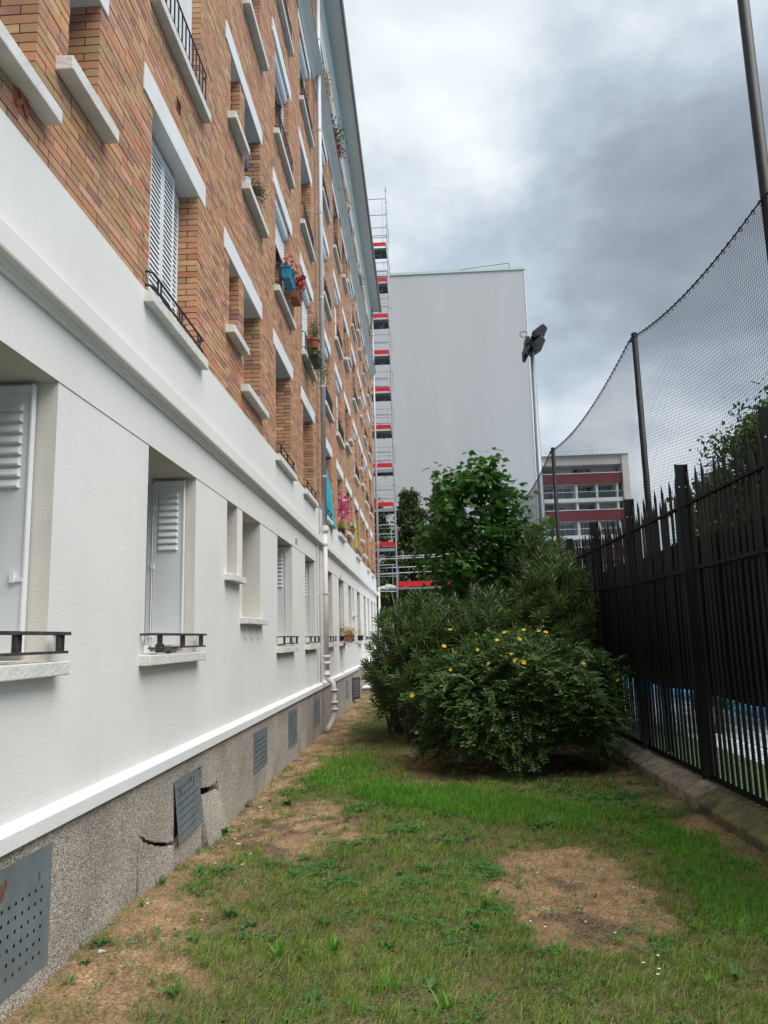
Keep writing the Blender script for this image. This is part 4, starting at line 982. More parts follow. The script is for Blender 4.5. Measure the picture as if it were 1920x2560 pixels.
# flowers sit where the photo shows them on the near side of the bush (direction from the eye, then outermost shoot)
fpx = [(1163,1589),(1160,1605),(1138,1622),(1210,1638),(1246,1603),(1273,1598),(1287,1660),(1293,1650),(1240,1668),(1142,1690),(1216,1707),(1343,1727),(1332,1590),(1366,1589),(1452,1662),(1047,1750),(1049,1828),(1527,1718),(1322,1582),(1292,1655),(1265,1627)]
bx, by, bz = project(BS)
for (fx_, fy_) in fpx:
    d2 = (bx-fx_)**2+(by-fy_)**2+(np.maximum(bz-9.6,0)*40)**2; i = int(np.argmin(d2)); p = BS[i]+BO[i]*.14
    o = link('flower', fy_me, BUSH); o.location = (p[0]-3.28, p[1]-10.75, p[2]+.02); o.rotation_euler = (R(random.uniform(20,70)), R(random.uniform(-30,30)), random.uniform(-.6,.6)); bx[i] = 9999; s = random.uniform(.8,1.25); o.scale = (s,s,s)
# ---------------------------------------------------------------- oleanders
ole_fl = flower_mesh('flower', 'petal_dark_red', .022)
def oleander(c, rx, ry, h, nsh, lab, nfl=5):
    root = empty('oleander', (c[0],c[1],0), label=lab, cat='shrub', group='oleanders behind the flowering bush')
    ph = RNG.uniform(0, 2*math.pi, nsh); ct = RNG.uniform(-.55, 1, nsh); st = np.sqrt(1-ct**2); q = RNG.uniform(.62,1.10,nsh)
    zc = h*.55; S = np.stack([c[0]+rx*st*np.cos(ph)*q, c[1]+ry*st*np.sin(ph)*q, zc+np.where(ct > 0, h*.43, h*.5)*ct*q], 1)
    out = norm(np.stack([st*np.cos(ph)*.75, st*np.sin(ph)*.75, .55+.5*np.maximum(ct,0)], 1)+RNG.normal(size=(nsh,3))*.22)
    Pl=[];Dl=[];Nl=[];Ll=[]
    a1 = norm(np.cross(out, rnd_dir(nsh))); a2 = np.cross(out, a1)
    for k in range(9):
        p = S+out*((k-8)*.036)
        open_ = .35+.75*(8-k)/8
        for j in range(3):
            an = 2*math.pi*j/3+k*1.05+RNG.uniform(-.3,.3,nsh); rad = a1*np.cos(an)[:,None]+a2*np.sin(an)[:,None]
            d = norm(out*1.0+rad*(open_*1.25)+UP*RNG.uniform(-.25,.05,(nsh,1))); Pl.append(p); Dl.append(d); Nl.append(norm(out-rad*.6)); Ll.append(RNG.uniform(.13,.21,nsh)*(1.0 if k < 7 else .6))
    P = np.concatenate(Pl); D = np.concatenate(Dl); Nn = np.concatenate(Nl); Lf = np.concatenate(Ll)
    ok = P[:,2] > .06; P, D, Nn, Lf = P[ok], D[ok], Nn[ok], Lf[ok]
    leaf_obj('foliage', P, D, Nn, Lf, Lf*.17, T_LANCE, 'leaf_ole', root, (c[0],c[1],0))
    tw = MB()
    for i in range(0, nsh, 2):
        g = Vector((c[0]+random.uniform(-.25,.25), c[1]+random.uniform(-.25,.25), .0)); e_ = Vector(S[i]); m_ = g.lerp(e_,.55)+Vector((0,0,.15)); tw.tube([g,m_,e_], [.012,.008,.004], 4, cap=False)
    o = tw.build('stems', 'bark', root); o.location = (-c[0],-c[1],0)
    front = np.nonzero((out[:,1] < .1) & (ct > -.3))[0]
    for i in RNG.choice(front, min(nfl, len(front)), replace=False):
        for k in range(3):
            o = link('flower', ole_fl, root); o.location = (S[i][0]-c[0]+random.uniform(-.03,.03), S[i][1]-c[1]-.02, S[i][2]+.05+random.uniform(0,.05)); o.rotation_euler = (R(random.uniform(30,80)),random.uniform(-.5,.5),random.uniform(0,6))
    return root
oleander((1.95,13.2), .92, .95, 2.5, 330, 'oleander shrub leaning toward the white wall', 9)
oleander((3.15,12.7), .95, .9, 2.58, 330, 'middle oleander rising behind the yellow-flowered bush', 5)
oleander((4.2,12.9), .72, .9, 3.2, 400, 'oleander growing against the palisade fence', 5)
oleander((4.3,14.6), .75, .9, 3.85, 380, 'tallest oleander beyond the others, beside the fence', 4)
oleander((1.55,14.6), .55, .8, 1.5, 120, 'low oleander clump at the lawn edge near the wall', 3)
# ---------------------------------------------------------------- young maple
MP = empty('maple_tree', (3.2,15.2,0), label='young broad-leaved maple rising above the oleanders', cat='tree')
tr = MB(); tr.tube([(3.2,15.2,0),(3.22,15.2,1.2),(3.18,15.15,2.4),(3.24,15.2,3.4),(3.27,15.2,4.6),(3.28,15.18,5.25)], [.06,.052,.042,.03,.016,.006], 8)
o = tr.build('trunk', 'bark', MP); o.location = (-3.2,-15.2,0)
tips = []; br = MB(); rm = random.Random(12)
specs = [(1.9,2.35,1.3),(2.1,.9,1.2),(2.2,-.6,1.1),(2.4,4.2,1.15),(2.5,3.2,1.2),(2.6,1.6,1.1),(2.7,-.2,1.15),(2.9,2.6,1.15),(3.0,5.2,1.0),(3.1,.4,1.0),(3.3,3.6,1.05),(3.4,1.8,.9),(3.6,-.5,.95),(3.8,2.9,.85),(4.0,.8,.7),(4.2,4.4,.6),(4.45,2.2,.45),(4.6,-.2,.4)]
for (z, an, L) in specs:
    a = Vector((3.22,15.2,z)); d = Vector((math.cos(an), math.sin(an), .85)).normalized(); m_ = a+d*L*.5; e_ = a+d*L+Vector((0,0,.06))
    br.tube([a,m_,e_], [.016,.010,.004], 5); tips += [m_, a.lerp(e_,.75), e_]
    for k in range(3):
        s_ = a.lerp(e_, rm.uniform(.35,.9)); d2 = (d+Vector((rm.uniform(-1,1), rm.uniform(-1,1), rm.uniform(-.2,.6)))).normalized(); e2 = s_+d2*rm.uniform(.25,.5); br.tube([s_,e2], [.006,.003], 4); tips += [e2, s_.lerp(e2,.6)]
for z in (4.7,4.9,5.1,5.25): tips.append(Vector((3.27,15.19,z)))
for p in ((4.3,15.4,3.5),(4.5,15.6,3.3),(4.15,15.3,3.75),(4.6,15.4,3.05),(2.2,15.0,3.9),(2.15,15.1,3.4),(2.3,15.0,3.0),(2.52,15.1,4.95),(2.58,15.1,4.7),(3.95,15.2,4.6),(4.0,15.2,4.72),(4.35,15.2,3.9),(2.6,15.0,4.4)): tips += [Vector(p), Vector(p)-Vector((0,0,.15))]; br.tube([(3.22,15.2,p[2]-1.2),p], [.008,.003], 4)
o = br.build('branches', 'bark', MP); o.location = (-3.2,-15.2,0)
tp = np.array([list(t) for t in tips]); n = 18; P = np.repeat(tp, n, 0)+RNG.normal(size=(len(tp)*n,3))*np.array([.16,.16,.13]); 
hor = norm(np.stack([RNG.normal(size=len(P)), RNG.normal(size=len(P)), np.full(len(P),-.35)], 1)); Nn = norm(UP+RNG.normal(size=(len(P),3))*.45)
sz = RNG.uniform(.09,.19,len(P)); leaf_obj('crown', P, hor, Nn, sz, sz*.98, T_MAPLE, 'leaf_map', MP, (3.2,15.2,0))
yl = np.array([[2.62,15.0,4.32]])+RNG.normal(size=(5,3))*.06
leaf_obj('yellowed_leaves', yl, rnd_dir(5), norm(UP+RNG.normal(size=(5,3))*.5), .12, .12, T_MAPLE, 'leaf_yellow', MP, (3.2,15.2,0))
# ---------------------------------------------------------------- larger trees: crowns of leaf clumps around limb ends
def tree(name, c, h, r, trunk_h, ncl, nlf, L, mt, lab, group, seed, cone=0.0, low=.25):
    rg = np.random.default_rng(seed); root = empty(name, (c[0],c[1],0), label=lab, cat='tree', group=group)
    t = MB().tube([(0,0,-.1),(.03,.02,trunk_h*.5),(0,.05,trunk_h),(.05,0,h*.8)], [r*.09,r*.075,r*.06,r*.015], 9)
    zf = rg.uniform(low, 1, ncl)**.85; prof = np.sqrt(np.clip(1-((zf-.55)/.5)**2,0.02,1)) if cone == 0 else (1-zf)**.75*1.15+.06
    an = rg.uniform(0, 2*math.pi, ncl); q = rg.uniform(.35,1.0,ncl)**.5*(1+.18*np.sin(an*3+seed)+.12*np.sin(an*7+zf*9))
    cl = np.stack([r*prof*q*np.cos(an), r*prof*q*np.sin(an), zf*h], 1)
    for i in range(0, ncl, max(1, ncl//28)):
        e_ = Vector(cl[i]); a = Vector((0,0,max(trunk_h*.7, e_.z*.62))); t.tube([a, a.lerp(e_,.5)+Vector((0,0,.1)), e_], [r*.03,r*.018,r*.006], 5, cap=False)
    t.build('trunk', 'bark', root)
    s = r*.085; P = np.repeat(cl, nlf, 0)+rg.normal(size=(ncl*nlf,3))*np.array([s,s,s*.75]); D = norm(rg.normal(size=(len(P),3))+np.array([0,0,-.3])); Nn = norm(UP+rg.normal(size=(len(P),3))*.6)
    sz = rg.uniform(.7,1.3,len(P))*L; V = leaf_verts(P, D, Nn, sz, sz*.55, T_SMALL[0]); link('crown', np_mesh('crown', V, T_SMALL[1], 4, mt), root)
    return root
tree('back_tree', (-.6,43.5), 9.4, 2.0, 3, 210, 60, .22, 'leaf_back', 'leafy tree half hidden behind the scaffold and the brick block', 'trees before the grey gable', 1, 1.0, .12)
tree('back_tree', (1.5,44.6), 10.3, 2.1, 3, 220, 60, .22, 'leaf_back', 'pointed light green tree just right of the scaffold', 'trees before the grey gable', 2, 1.0, .12)
tree('back_tree', (3.6,44.0), 10.6, 2.3, 3, 230, 60, .22, 'leaf_back', 'light green tree peeking out left of the maple', 'trees before the grey gable', 3, 1.0, .12)
tree('back_tree', (6.4,42.0), 6.5, 2.4, 2, 160, 60, .22, 'leaf_back', 'low tree behind the maple foliage near the mast', 'trees before the grey gable', 4, 0, .15)
tree('court_tree', (10.4,14.2), 6.2, 2.6, 2.2, 800, 120, .12, 'leaf_tree', 'dark leafy tree behind the fence at the right edge', 'trees beyond the court fence', 5, 0, .12)
tree('court_tree', (10.3,19.5), 5.6, 1.7, 2, 260, 100, .10, 'leaf_tree', 'smaller dark tree beyond the second fence post', 'trees beyond the court fence', 8, 0, .15)
tree('court_shrub', (6.9,13.4), 3.3, .75, .6, 60, 120, .07, 'leaf_back', 'yellow-green shrub glimpsed through the pickets', 'trees beyond the court fence', 9, 0, .1)
# ================================================================ grass
def blades(P, H, W, lean, az, mt, name, root=None):
    n = len(P); a = az; d = np.stack([np.cos(a), np.sin(a), np.zeros(n)], 1); s = np.stack([-np.sin(a+1.1), np.cos(a+1.1), np.zeros(n)], 1)
    base = P; mid = P+d*(H*lean*.42)[:,None]+UP*(H*.62*np.sqrt(np.clip(1-lean**2,.0,1))+H*.07*lean)[:,None]; tip = P+d*(H*lean)[:,None]+UP*(H*np.sqrt(np.clip(1-lean**2,.02,1)))[:,None]
    w = W[:,None]*.5
    V = np.stack([base-s*w, base+s*w, mid+s*w*.8, mid-s*w*.8, tip], 1).reshape(-1,3)
    return link(name, np_mesh(name, V, [(0,1,2,3),(3,2,4)], 5, mt), root)
def gmat(n, cols): return mat(n, cols[0], .6, .2, 1.2, spec=.25, island_cols=cols, translucent=.3)
gmat('grass_green', [(.11,.21,.028),(.17,.30,.04),(.24,.335,.06),(.135,.26,.032),(.40,.385,.13),(.22,.265,.06)])
gmat('grass_lush', [(.08,.23,.022),(.12,.31,.032),(.175,.37,.045),(.10,.27,.026)])
gmat('straw', [(.43,.29,.16),(.32,.205,.11),(.53,.385,.22),(.22,.14,.08),(.38,.255,.145)])
gmat('clover_leaf', [(.05,.17,.035),(.08,.22,.05),(.06,.19,.04)])
def scatter(y0, y1, dens, x0=.03, x1=4.6):
    n = int((y1-y0)*(x1-x0)*dens); return RNG.uniform(x0,x1,n), RNG.uniform(y0,y1,n)
Pg=[];Hg=[];Wg=[];Lg=[]
for (y0,y1,dn,wf) in ((3.2,4.6,6800,1.35),(4.6,6.2,5200,1.5),(6.2,8.6,3300,1.9),(8.6,13,1500,2.5),(13,25,420,4.0)):
    x, y = scatter(y0, y1, dn); dr = dry(x,y); lu = lush(x,y); pt = fbm(x,y,3.2,77)
    pt = .45*pt+.55*fbm(x,y,9,78); p = np.clip((1-dr)**1.2*(.14+1.25*sstep(.38,.60,pt))+.03, 0, 1)*(1-.9*soil(x,y)); k = RNG.uniform(size=len(x)) < p
    x, y = x[k], y[k]; Pg.append(np.stack([x,y,gz(x,y)-.003],1)); Hg.append(RNG.uniform(.02,.055,len(x))*(.6+.9*fbm(x,y,4.5,50))+RNG.uniform(0,.022,len(x))); Wg.append(RNG.uniform(.0022,.0038,len(x))*wf); Lg.append(RNG.uniform(.35,.99,len(x)))
Pg=np.concatenate(Pg);Hg=np.concatenate(Hg);Wg=np.concatenate(Wg);Lg=np.concatenate(Lg)
tag(blades(Pg,Hg,Wg,Lg,RNG.uniform(0,2*math.pi,len(Pg)),'grass_green','lawn_grass'), 'short mown green grass of the lawn', 'grass', kind='stuff')
Pl=[];Hl=[];Wl=[];Ll=[]
for (y0,y1,dn,wf) in ((3.6,6.2,2600,1.2),(6.2,9.0,4600,1.5),(9.0,12.5,1700,2.0)):
    x, y = scatter(y0,y1,dn); k = RNG.uniform(size=len(x)) < lush(x,y)**1.5*(.25+1.1*sstep(.3,.6,fbm(x,y,4,90))); x, y = x[k], y[k]
    Pl.append(np.stack([x,y,gz(x,y)-.003],1)); Hl.append(RNG.uniform(.05,.135,len(x))); Wl.append(RNG.uniform(.0035,.006,len(x))*wf); Ll.append(RNG.uniform(.1,.75,len(x)))
Pl=np.concatenate(Pl);Hl=np.concatenate(Hl);Wl=np.concatenate(Wl);Ll=np.concatenate(Ll)
tag(blades(Pl,Hl,Wl,Ll,RNG.uniform(0,2*math.pi,len(Pl)),'grass_lush','long_grass'), 'long lush grass in front of the bush', 'grass', kind='stuff')
Ps=[];Hs=[];Ws=[]
for (y0,y1,dn,wf) in ((3.2,4.6,5200,1.0),(4.6,6.6,4200,1.2),(6.6,9.5,2300,1.5),(9.5,14,700,2.2),(14,25,180,4)):
    x, y = scatter(y0,y1,dn); dr = dry(x,y); k = RNG.uniform(size=len(x)) < np.clip(.34+dr*.95,0,1)*(1-.72*soil(x,y)); x, y = x[k], y[k]
    Ps.append(np.stack([x,y,gz(x,y)+RNG.uniform(0,.008,len(x))],1)); Hs.append(RNG.uniform(.03,.10,len(x))); Ws.append(RNG.uniform(.0016,.003,len(x))*wf)
Ps=np.concatenate(Ps);Hs=np.concatenate(Hs);Ws=np.concatenate(Ws)
tag(blades(Ps,Hs,Ws,RNG.uniform(.93,.995,len(Ps)),RNG.uniform(0,2*math.pi,len(Ps)),'straw','dry_clippings'), 'dry straw-coloured clippings strewn on the ground', 'clippings', kind='stuff')
# scattered longer tufts
tx, ty = scatter(3.3, 12, 60); k = RNG.uniform(size=len(tx)) < (1-dry(tx,ty))*.85+.12; tx, ty = tx[k], ty[k]; nb = 20
x = np.repeat(tx, nb)+RNG.normal(size=len(tx)*nb)*.022; y = np.repeat(ty, nb)+RNG.normal(size=len(tx)*nb)*.022; hh = np.repeat(RNG.uniform(.04,.105,len(tx)), nb)*RNG.uniform(.6,1.1,len(x))
tag(blades(np.stack([x,y,gz(x,y)-.004],1), hh, RNG.uniform(.003,.0052,len(x))*(.6+.1*y), RNG.uniform(.15,.85,len(x)), RNG.uniform(0,2*math.pi,len(x)), 'grass_green', 'grass_tufts'), 'longer tufts of grass scattered over the lawn', 'grass', kind='stuff')
# clover and other small broad leaves in patches
x, y = scatter(3.3, 10, 3600); k = RNG.uniform(size=len(x)) < (sstep(.52,.68,.6*fbm(x,y,2.3,120)+.4*fbm(x,y,8,121))+.04)*(1-.75*dry(x,y)); x, y = x[k], y[k]
P = np.stack([x,y,gz(x,y)+RNG.uniform(.012,.04,len(x))],1); D = norm(np.stack([RNG.normal(size=len(x)),RNG.normal(size=len(x)),np.full(len(x),.15)],1))
V = leaf_verts(P, D, norm(UP+RNG.normal(size=P.shape)*.25), RNG.uniform(.013,.03,len(x))*(1+.12*(y-4)), RNG.uniform(.011,.024,len(x))*(1+.12*(y-4)), T_SMALL[0])
tag(link('clover', np_mesh('clover', V, T_SMALL[1], 4, 'clover_leaf')), 'patches of small clover leaves in the lawn', 'clover', kind='stuff')
# low broad-leaved rosettes growing through the grass
wx, wy = scatter(3.4, 9.5, 9); k = RNG.uniform(size=len(wx)) < (1-.85*dry(wx,wy)); wx, wy = wx[k], wy[k]; nl_ = 9
x = np.repeat(wx, nl_); y = np.repeat(wy, nl_); an = RNG.uniform(0,2*math.pi,len(x)); D = norm(np.stack([np.cos(an), np.sin(an), RNG.uniform(.15,1.3,len(x))],1)); Lr = np.repeat(RNG.uniform(.035,.085,len(wx)), nl_)*RNG.uniform(.7,1.1,len(x))
V = leaf_verts(np.stack([x,y,gz(x,y)],1), D, norm(UP-D*.3+RNG.normal(size=D.shape)*.1), Lr, Lr*np.repeat(RNG.uniform(.15,.5,len(wx)), nl_), T_LANCE[0])
tag(link('rosettes', np_mesh('rosettes', V, T_LANCE[1], 8, 'clover_leaf')), 'small broad-leaved rosettes growing through the grass', 'weeds', kind='stuff')
# individual weeds
def weed(x, y, n, L, lab, w=.22, mt='grass_lush', stand=.5):
    root = empty('weed', (x,y,float(gz(x,y))), label=lab, cat='weed', group='weeds in the lawn')
    an = RNG.uniform(0,2*math.pi,n); el = RNG.uniform(stand*.5,stand*2.2,n); D = norm(np.stack([np.cos(an),np.sin(an),el],1)); P = RNG.normal(size=(n,3))*.012*np.array([1,1,0])
    Nn = norm(UP*1.0-D*.3+RNG.normal(size=(n,3))*.1); Lf = RNG.uniform(.6,1.1,n)*L
    V = leaf_verts(P, D, Nn, Lf, Lf*w, T_LANCE[0]); link('leaves', np_mesh('leaves', V, T_LANCE[1], 8, mt), root); return root
weed(2.37,5.31,9,.12,'upright broad-bladed weed at the edge of the bare patch',.2,stand=1.2); weed(2.72,4.61,7,.10,'leaning weed on the near edge of the bare patch',.22,stand=.7)
weed(2.27,4.96,26,.06,'bright bushy weed left of the bare patch',.6,'clover_leaf',.9); weed(1.14,4.52,14,.13,'clump of wide grass-like weed in the left foreground',.14,stand=1.3)
weed(1.44,4.63,12,.12,'tall bladed weed beside the foreground clump',.14,stand=1.5); weed(.72,5.19,30,.07,'leafy green weed on the dry strip by the wall',.55,'clover_leaf',.7)
weed(.48,8.58,34,.09,'round leafy weed on the brown patch before the wall',.55,'clover_leaf',.7); weed(.10,7.35,16,.09,'small weed growing under the cracked plinth',.5,'clover_leaf',1.0)
weed(.12,4.55,22,.07,'low weed at the foot of the nearest vent plate',.5,'clover_leaf',.6); weed(1.77,4.17,12,.12,'wide-bladed weed at the bottom edge, left of centre',.16,stand=1.0); weed(.09,5.72,10,.05,'tiny weed where the plinth meets the soil',.5,'clover_leaf',1.1)
weed(2.05,3.98,12,.11,'weed clump nearest the bottom edge, centre',.17,stand=.9); weed(3.35,4.2,12,.10,'weed clump in the bottom right foreground',.18,stand=.9)
dm = flower_mesh('daisy', 'petal_white', .008, 9, .1)
for i, (x, y) in enumerate(((3.10,4.37),(3.06,4.80),(2.68,4.95),(3.16,4.30),(3.13,4.22),(2.6,5.0),(3.2,4.45))):
    o = link('daisy', dm); o.location = (x,y,float(gz(x,y))+.045); st_ = MB().tube([(0,0,-.045),(0,0,0)], .0012, 3).build('stalk', 'leaf_pot', o)
    tag(o, 'small white daisy in the lawn below the bare patch', 'daisy', 'daisies near the bare patch')
# scraps of litter and plaster along the wall and on the bare patch
lr = random.Random(8)
spots = [(lr.uniform(.1,.55), lr.uniform(4.2,8.5)) for _ in range(26)]+[(3.42,5.75),(3.38,5.62),(3.45,5.5),(2.95,5.1),(3.3,6.2),(2.8,6.1)]+[(lr.uniform(2.4,4.4), lr.uniform(9.5,10.2)) for _ in range(12)]
b = MB()
for (x, y) in spots:
    s = lr.uniform(.006,.022); z = float(gz(x,y))+.006; a = lr.uniform(0,6); c_, s_ = math.cos(a), math.sin(a)
    pts = [(u_*c_-v_*s_, u_*s_+v_*c_, h_) for u_, v_, h_ in ((-s,-s*.5,0),(s,-s*.6,.006),(s*1.2,s*.5,.002),(-s*.8,s*.6,.008))]
    n = len(b.v); b.v += [(x+p[0],y+p[1],z+p[2]) for p in pts]+[(x+p[0],y+p[1],z+p[2]-.005) for p in pts]; b.f += [(n,n+1,n+2,n+3),(n+7,n+6,n+5,n+4)]+[(n+i,n+4+i,n+4+(i+1)%4,n+(i+1)%4) for i in range(4)]
tag(b.build('plaster_scraps', 'litter'), 'pale scraps of plaster and litter on the soil', 'litter', kind='stuff')
# ================================================================ flower boxes, pots and cloths on the facade
def clump(root, c, r, n, mt, L, w=.5, hang=0.0):
    P = np.array(c)+RNG.normal(size=(n,3))*np.array(r); D = norm(RNG.normal(size=(n,3))+np.array([0,0,.3-hang*2])); 
    V = leaf_verts(P, D, norm(UP+RNG.normal(size=(n,3))*.6), RNG.uniform(.7,1.3,n)*L, L*w, T_SMALL[0]); return link('foliage', np_mesh('foliage', V, T_SMALL[1], 4, mt), root)
def blooms(root, c, r, n, mt, fr):
    me = flower_mesh('bloom', mt, fr, 6, .5)
    for _ in range(n):
        o = link('bloom', me, root); o.location = tuple(np.array(c)+RNG.normal(size=3)*np.array(r)*.75); o.rotation_euler = (random.uniform(.2,1.4),random.uniform(-.6,.6),random.uniform(0,6))
def planter(name, loc, dims, mt, lab, leaf, flower=None, fr=.03, nl=160, nf=16, cat='planter'):
    root = empty(name, loc, label=lab, cat=cat); L, W, H = dims
    b = MB(); t = .012
    for sgn in (0,):
        q = [(-W*.38,-L*.46,0),(W*.38,-L*.46,0),(W*.38,L*.46,0),(-W*.38,L*.46,0),(-W*.5,-L*.5,H),(W*.5,-L*.5,H),(W*.5,L*.5,H),(-W*.5,L*.5,H)]; b.v += q
        b.f += [(3,2,1,0),(0,1,5,4),(1,2,6,5),(2,3,7,6),(3,0,4,7)]
    b.box(-W*.53,W*.53,-L*.52,-L*.5,H-.02,H+.008); b.box(-W*.53,W*.53,L*.5,L*.52,H-.02,H+.008); b.box(-W*.53,-W*.5,-L*.5,L*.5,H-.02,H+.008); b.box(W*.5,W*.53,-L*.5,L*.5,H-.02,H+.008); b.quad((-W*.49,-L*.49,H-.02),(W*.49,-L*.49,H-.02),(W*.49,L*.49,H-.02),(-W*.49,L*.49,H-.02))
    b.build('trough', mt, root)
    g = MB()
    for yy in (-L*.3,0,L*.3): g.tube([(-W*.55,yy,H),(-W*.45,yy,-.008),(W*.45,yy,-.008),(W*.56,yy,H*.8)], .004, 4)
    g.tube([(W*.55,-L*.5,H*.6),(W*.55,L*.5,H*.6)], .004, 4); g.build('wire_holder', 'black_iron', root)
    if leaf: clump(root, (0,0,H+.07), (W*.45,L*.38,.05), nl, leaf, .05)
    if flower: blooms(root, (.03,-.02,H+.12), (W*.5,L*.4,.05), nf, flower, fr)
    return root
planter('planter', (.165,10.70,7.06), (.52,.145,.17), 'planter_blue', 'blue trough of pink flowers hung on a railing', 'leaf_pot', 'petal_pink', .034, 170, 26)
planter('planter', (.175,11.30,7.06), (.40,.15,.15), 'terracotta', 'terracotta trough of red geraniums beside the blue one', 'leaf_pale', 'petal_red', .05, 150, 44)
def pot(name, loc, r, h, mt, lab, leaf, lsz, n, shape, flower=None, fr=.02, nf=10, hang=0.0):
    root = empty(name, loc, label=lab, cat='potted plant')
    MB().lathe([(0,0),(r*.7,0),(r*.95,h*.82),(r*1.1,h*.82),(r*1.12,h),(r*.98,h),(r*.95,h*.9),(0,h*.9)], (0,0,0), 16).build('pot', mt, root, smooth=False)
    clump(root, (0,0,h+shape[2]*1.1), shape, n, leaf, lsz, .45, hang)
    MB().tube([(0,0,h*.9),(0,0,h+shape[2]*1.5)], .006, 5).build('stem', 'bark', root)
    if flower: blooms(root, (0,-shape[1]*.3,h+shape[2]), shape, nf, flower, fr)
    return root
pot('potted_shrub', (.185,13.30,7.06), .11, .17, 'terracotta', 'conical shrub in a terracotta pot outside a railing by the downpipe', 'leaf_pot', .03, 900, (.055,.055,.14))
r_ = planter('trailing_planter', (.20,13.45,6.80), (.5,.16,.1), 'black_iron', 'trailing green plants hanging in a dark trough below the pot', 'leaf_pot', None, 0, 260, 0)
clump(r_, (.0,-.12,-.06), (.07,.2,.12), 420, 'leaf_pot', .035, .3, .9); clump(r_, (.12,.3,-.05), (.06,.1,.10), 320, 'leaf_back', .035, .3, .9)
pot('potted_shrub', (.03,9.02,7.277), .085, .15, 'pot_mauve', 'feathery green shrub in a mauve pot on a small sill', 'leaf_pot', .03, 900, (.06,.07,.08))
bk = empty('bucket', (-.02,8.62,7.277), label='pale plastic bucket at the left end of the small sill', cat='bucket')
MB().lathe([(0,0),(.055,0),(.075,.16),(.08,.16),(.08,.175),(.07,.175),(.052,.012),(0,.012)], (0,0,0), 16).build('body', 'bucket_plastic', bk); MB().tube([(.078*math.cos(t),0,.17+.03*math.sin(t)) for t in np.linspace(0,math.pi,9)], .003, 4).build('handle', 'black_iron', bk)
bg_ = MB(); rb = random.Random(2)
for i in range(9):
    for k in range(8):
        t = 2*math.pi*k/8; w_ = math.sin(math.pi*(i+.6)/9.4)**.5; bg_.v.append((.045*w_*math.cos(t)*rb.uniform(.7,1.2)-.01, 8.60+.05*w_*math.sin(t)*rb.uniform(.7,1.2), 7.56+i*.04))
for i in range(8):
    for k in range(8): bg_.f.append((i*8+k, i*8+(k+1)%8, i*8+8+(k+1)%8, i*8+8+k))
bg_.f.append(tuple(range(8))[::-1]); bg_.f.append(tuple(64+k for k in range(8))); bg_.tube([(-.02,8.52,7.93),(-.02,8.6,7.9),(-.05,8.7,7.93)], .006, 5)
tag(bg_.build('hanging_bag', 'bag_plastic', smooth=True), 'dark plastic bag hanging in the small window above the bucket', 'bag')
def drape(name, y0, y1, z0, z1, x, mt, lab, amp=.025, seed=0, slant=0.0, bulge=.12):
    b = MB(); n, m = 26, 18; rd = random.Random(seed); ph = rd.uniform(0,6)
    for j in range(m+1):
        v_ = j/m
        for i in range(n+1):
            u_ = i/n; y = y0+(y1-y0)*u_; z = z1-(z1-z0)*v_-slant*u_*(1-v_*.3)
            b.v.append((x+bulge*v_*u_+amp*math.sin(u_*14+ph+v_*2)*(.3+.7*v_)+.01*math.sin(v_*9+u_*5), y+.02*math.sin(v_*7), z))
    for j in range(m):
        for i in range(n): b.f.append((j*(n+1)+i, j*(n+1)+i+1, (j+1)*(n+1)+i+1, (j+1)*(n+1)+i))
    o = b.build(name, mt, smooth=True); sm = o.modifiers.new('thick','SOLIDIFY'); sm.thickness = .003; return tag(o, lab, 'cloth')
drape('hanging_cloth', 16.12, 17.2, 4.42, 5.95, -.07, 'cyan_cloth', 'turquoise cloth draped out of a window beside the downpipe', .03, 1, .35, .2)
drape('hanging_cloth', 23.9, 24.3, 4.6, 5.9, -.05, 'lime_cloth', 'lime green strip of cloth hanging from a far window', .02, 2, .05, .08)
drape('hanging_cloth', 18.75, 18.95, 4.9, 5.75, -.10, 'violet_cloth', 'dark violet cloth hanging behind the pink windmill', .02, 3, .0, .05)
pk_ = empty('pink_garland', (.07,18.95,4.85), label='bunch of pink paper flowers in a window past the turquoise cloth', cat='garland')
MB().tube([(0,0,-.45),(0,0,.55)], .008, 5).build('stick', 'bark', pk_); blooms(pk_, (.03,0,.22), (.09,.16,.24), 34, 'petal_rose', .075)
pot('window_plant', (.04,19.0,4.375), .12, .14, 'black_iron', 'green and yellow plant under the pink garland', 'leaf_yellow', .06, 240, (.07,.18,.09))
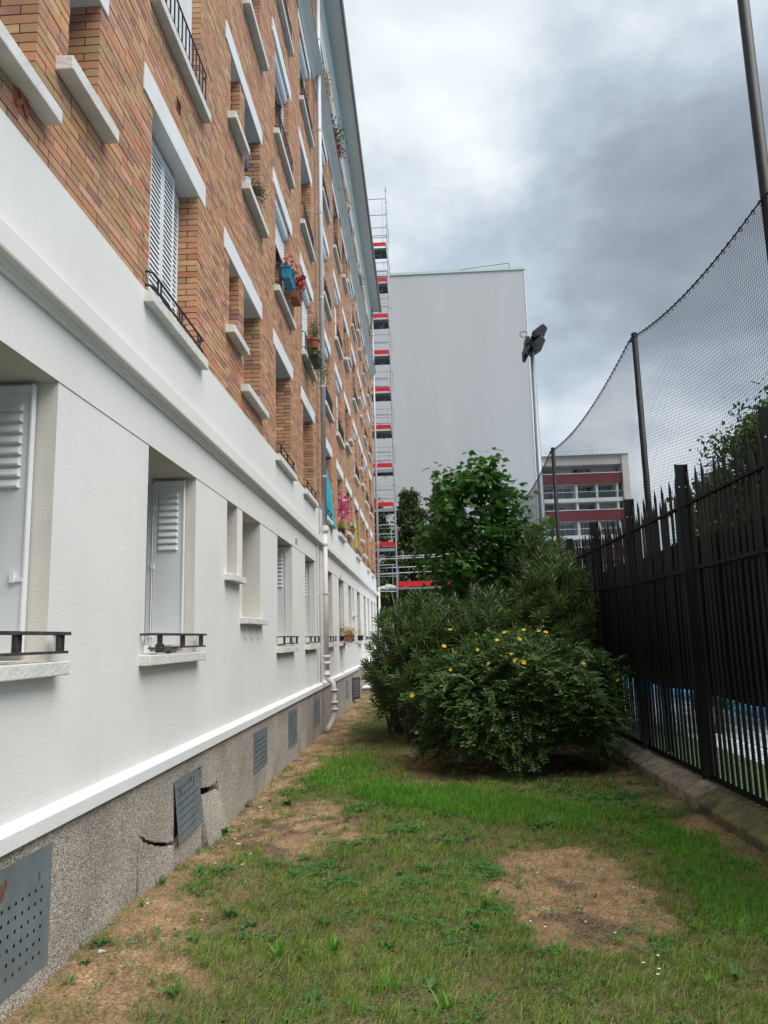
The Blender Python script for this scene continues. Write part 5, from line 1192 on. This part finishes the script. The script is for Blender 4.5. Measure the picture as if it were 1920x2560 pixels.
pot('window_plant', (.10,21.5,4.72), .10, .12, 'terracotta', 'straggly plant on a far bathroom sill', 'leaf_pot', .05, 90, (.06,.1,.08), 'petal_white', .02, 10)
r_ = planter('planter', (.22,18.9,1.68), (.5,.2,.17), 'terracotta', 'terracotta trough with yellow-green plant on a ground-floor guard', 'leaf_yellow', None, 0, 260, 0); clump(r_, (.05,0,.02), (.12,.2,.06), 110, 'leaf_pot', .05, .4, .8)
pot('window_plant', (.02,18.72,1.70), .10, .13, 'black_iron', 'pink flowering plant in a dark pot beside the terracotta trough', 'leaf_pot', .05, 120, (.06,.08,.12), 'petal_pink', .025, 16)
pot('window_plant', (.06,24.1,1.68), .10, .16, 'black_iron', 'grey potted plant on the far ground-floor guard', 'leaf_pale', .05, 80, (.07,.1,.09))
pot('window_plant', (.11,18.75,14.62), .12, .18, 'terracotta', 'plant with red flowers under the eaves beyond the downpipe', 'leaf_pot', .09, 420, (.10,.22,.30), 'petal_red', .07, 22)
pot('window_plant', (.06,22.45,15.25), .09, .14, 'terracotta', 'small plant on a high sill under the eaves', 'leaf_yellow', .06, 120, (.06,.09,.12))
pot('window_plant', (.06,16.6,14.62), .10, .16, 'pot_mauve', 'dry tuft in a pot under the eaves by the downpipe', 'straw', .10, 200, (.06,.16,.24))
pot('window_plant', (.08,27.3,15.0), .10, .16, 'terracotta', 'drooping plant on a far high sill under the eaves', 'leaf_pot', .07, 160, (.07,.14,.14))
pot('window_plant', (.06,32.0,14.62), .12, .16, 'terracotta', 'last green plant at the end under the eaves', 'leaf_pot', .08, 200, (.09,.16,.16))
# bowl and box on the nearest full window sill
bw = empty('bowl', (.02,5.98,1.688), label='round patterned bowl on the nearest window sill', cat='bowl')
MB().lathe([(0,.002),(.04,.0),(.062,.016),(.07,.034),(.066,.052),(.055,.058),(.05,.05),(.055,.034),(.03,.012),(0,.01)], (0,0,0), 20).build('body', 'bowl_pattern', bw, smooth=True)
bxo = MB().box(-.045,.0,5.82,5.90,1.688,1.755).build('box', 'box_green', bevel=.003); tag(bxo, 'small dark green box behind the patterned bowl', 'box')
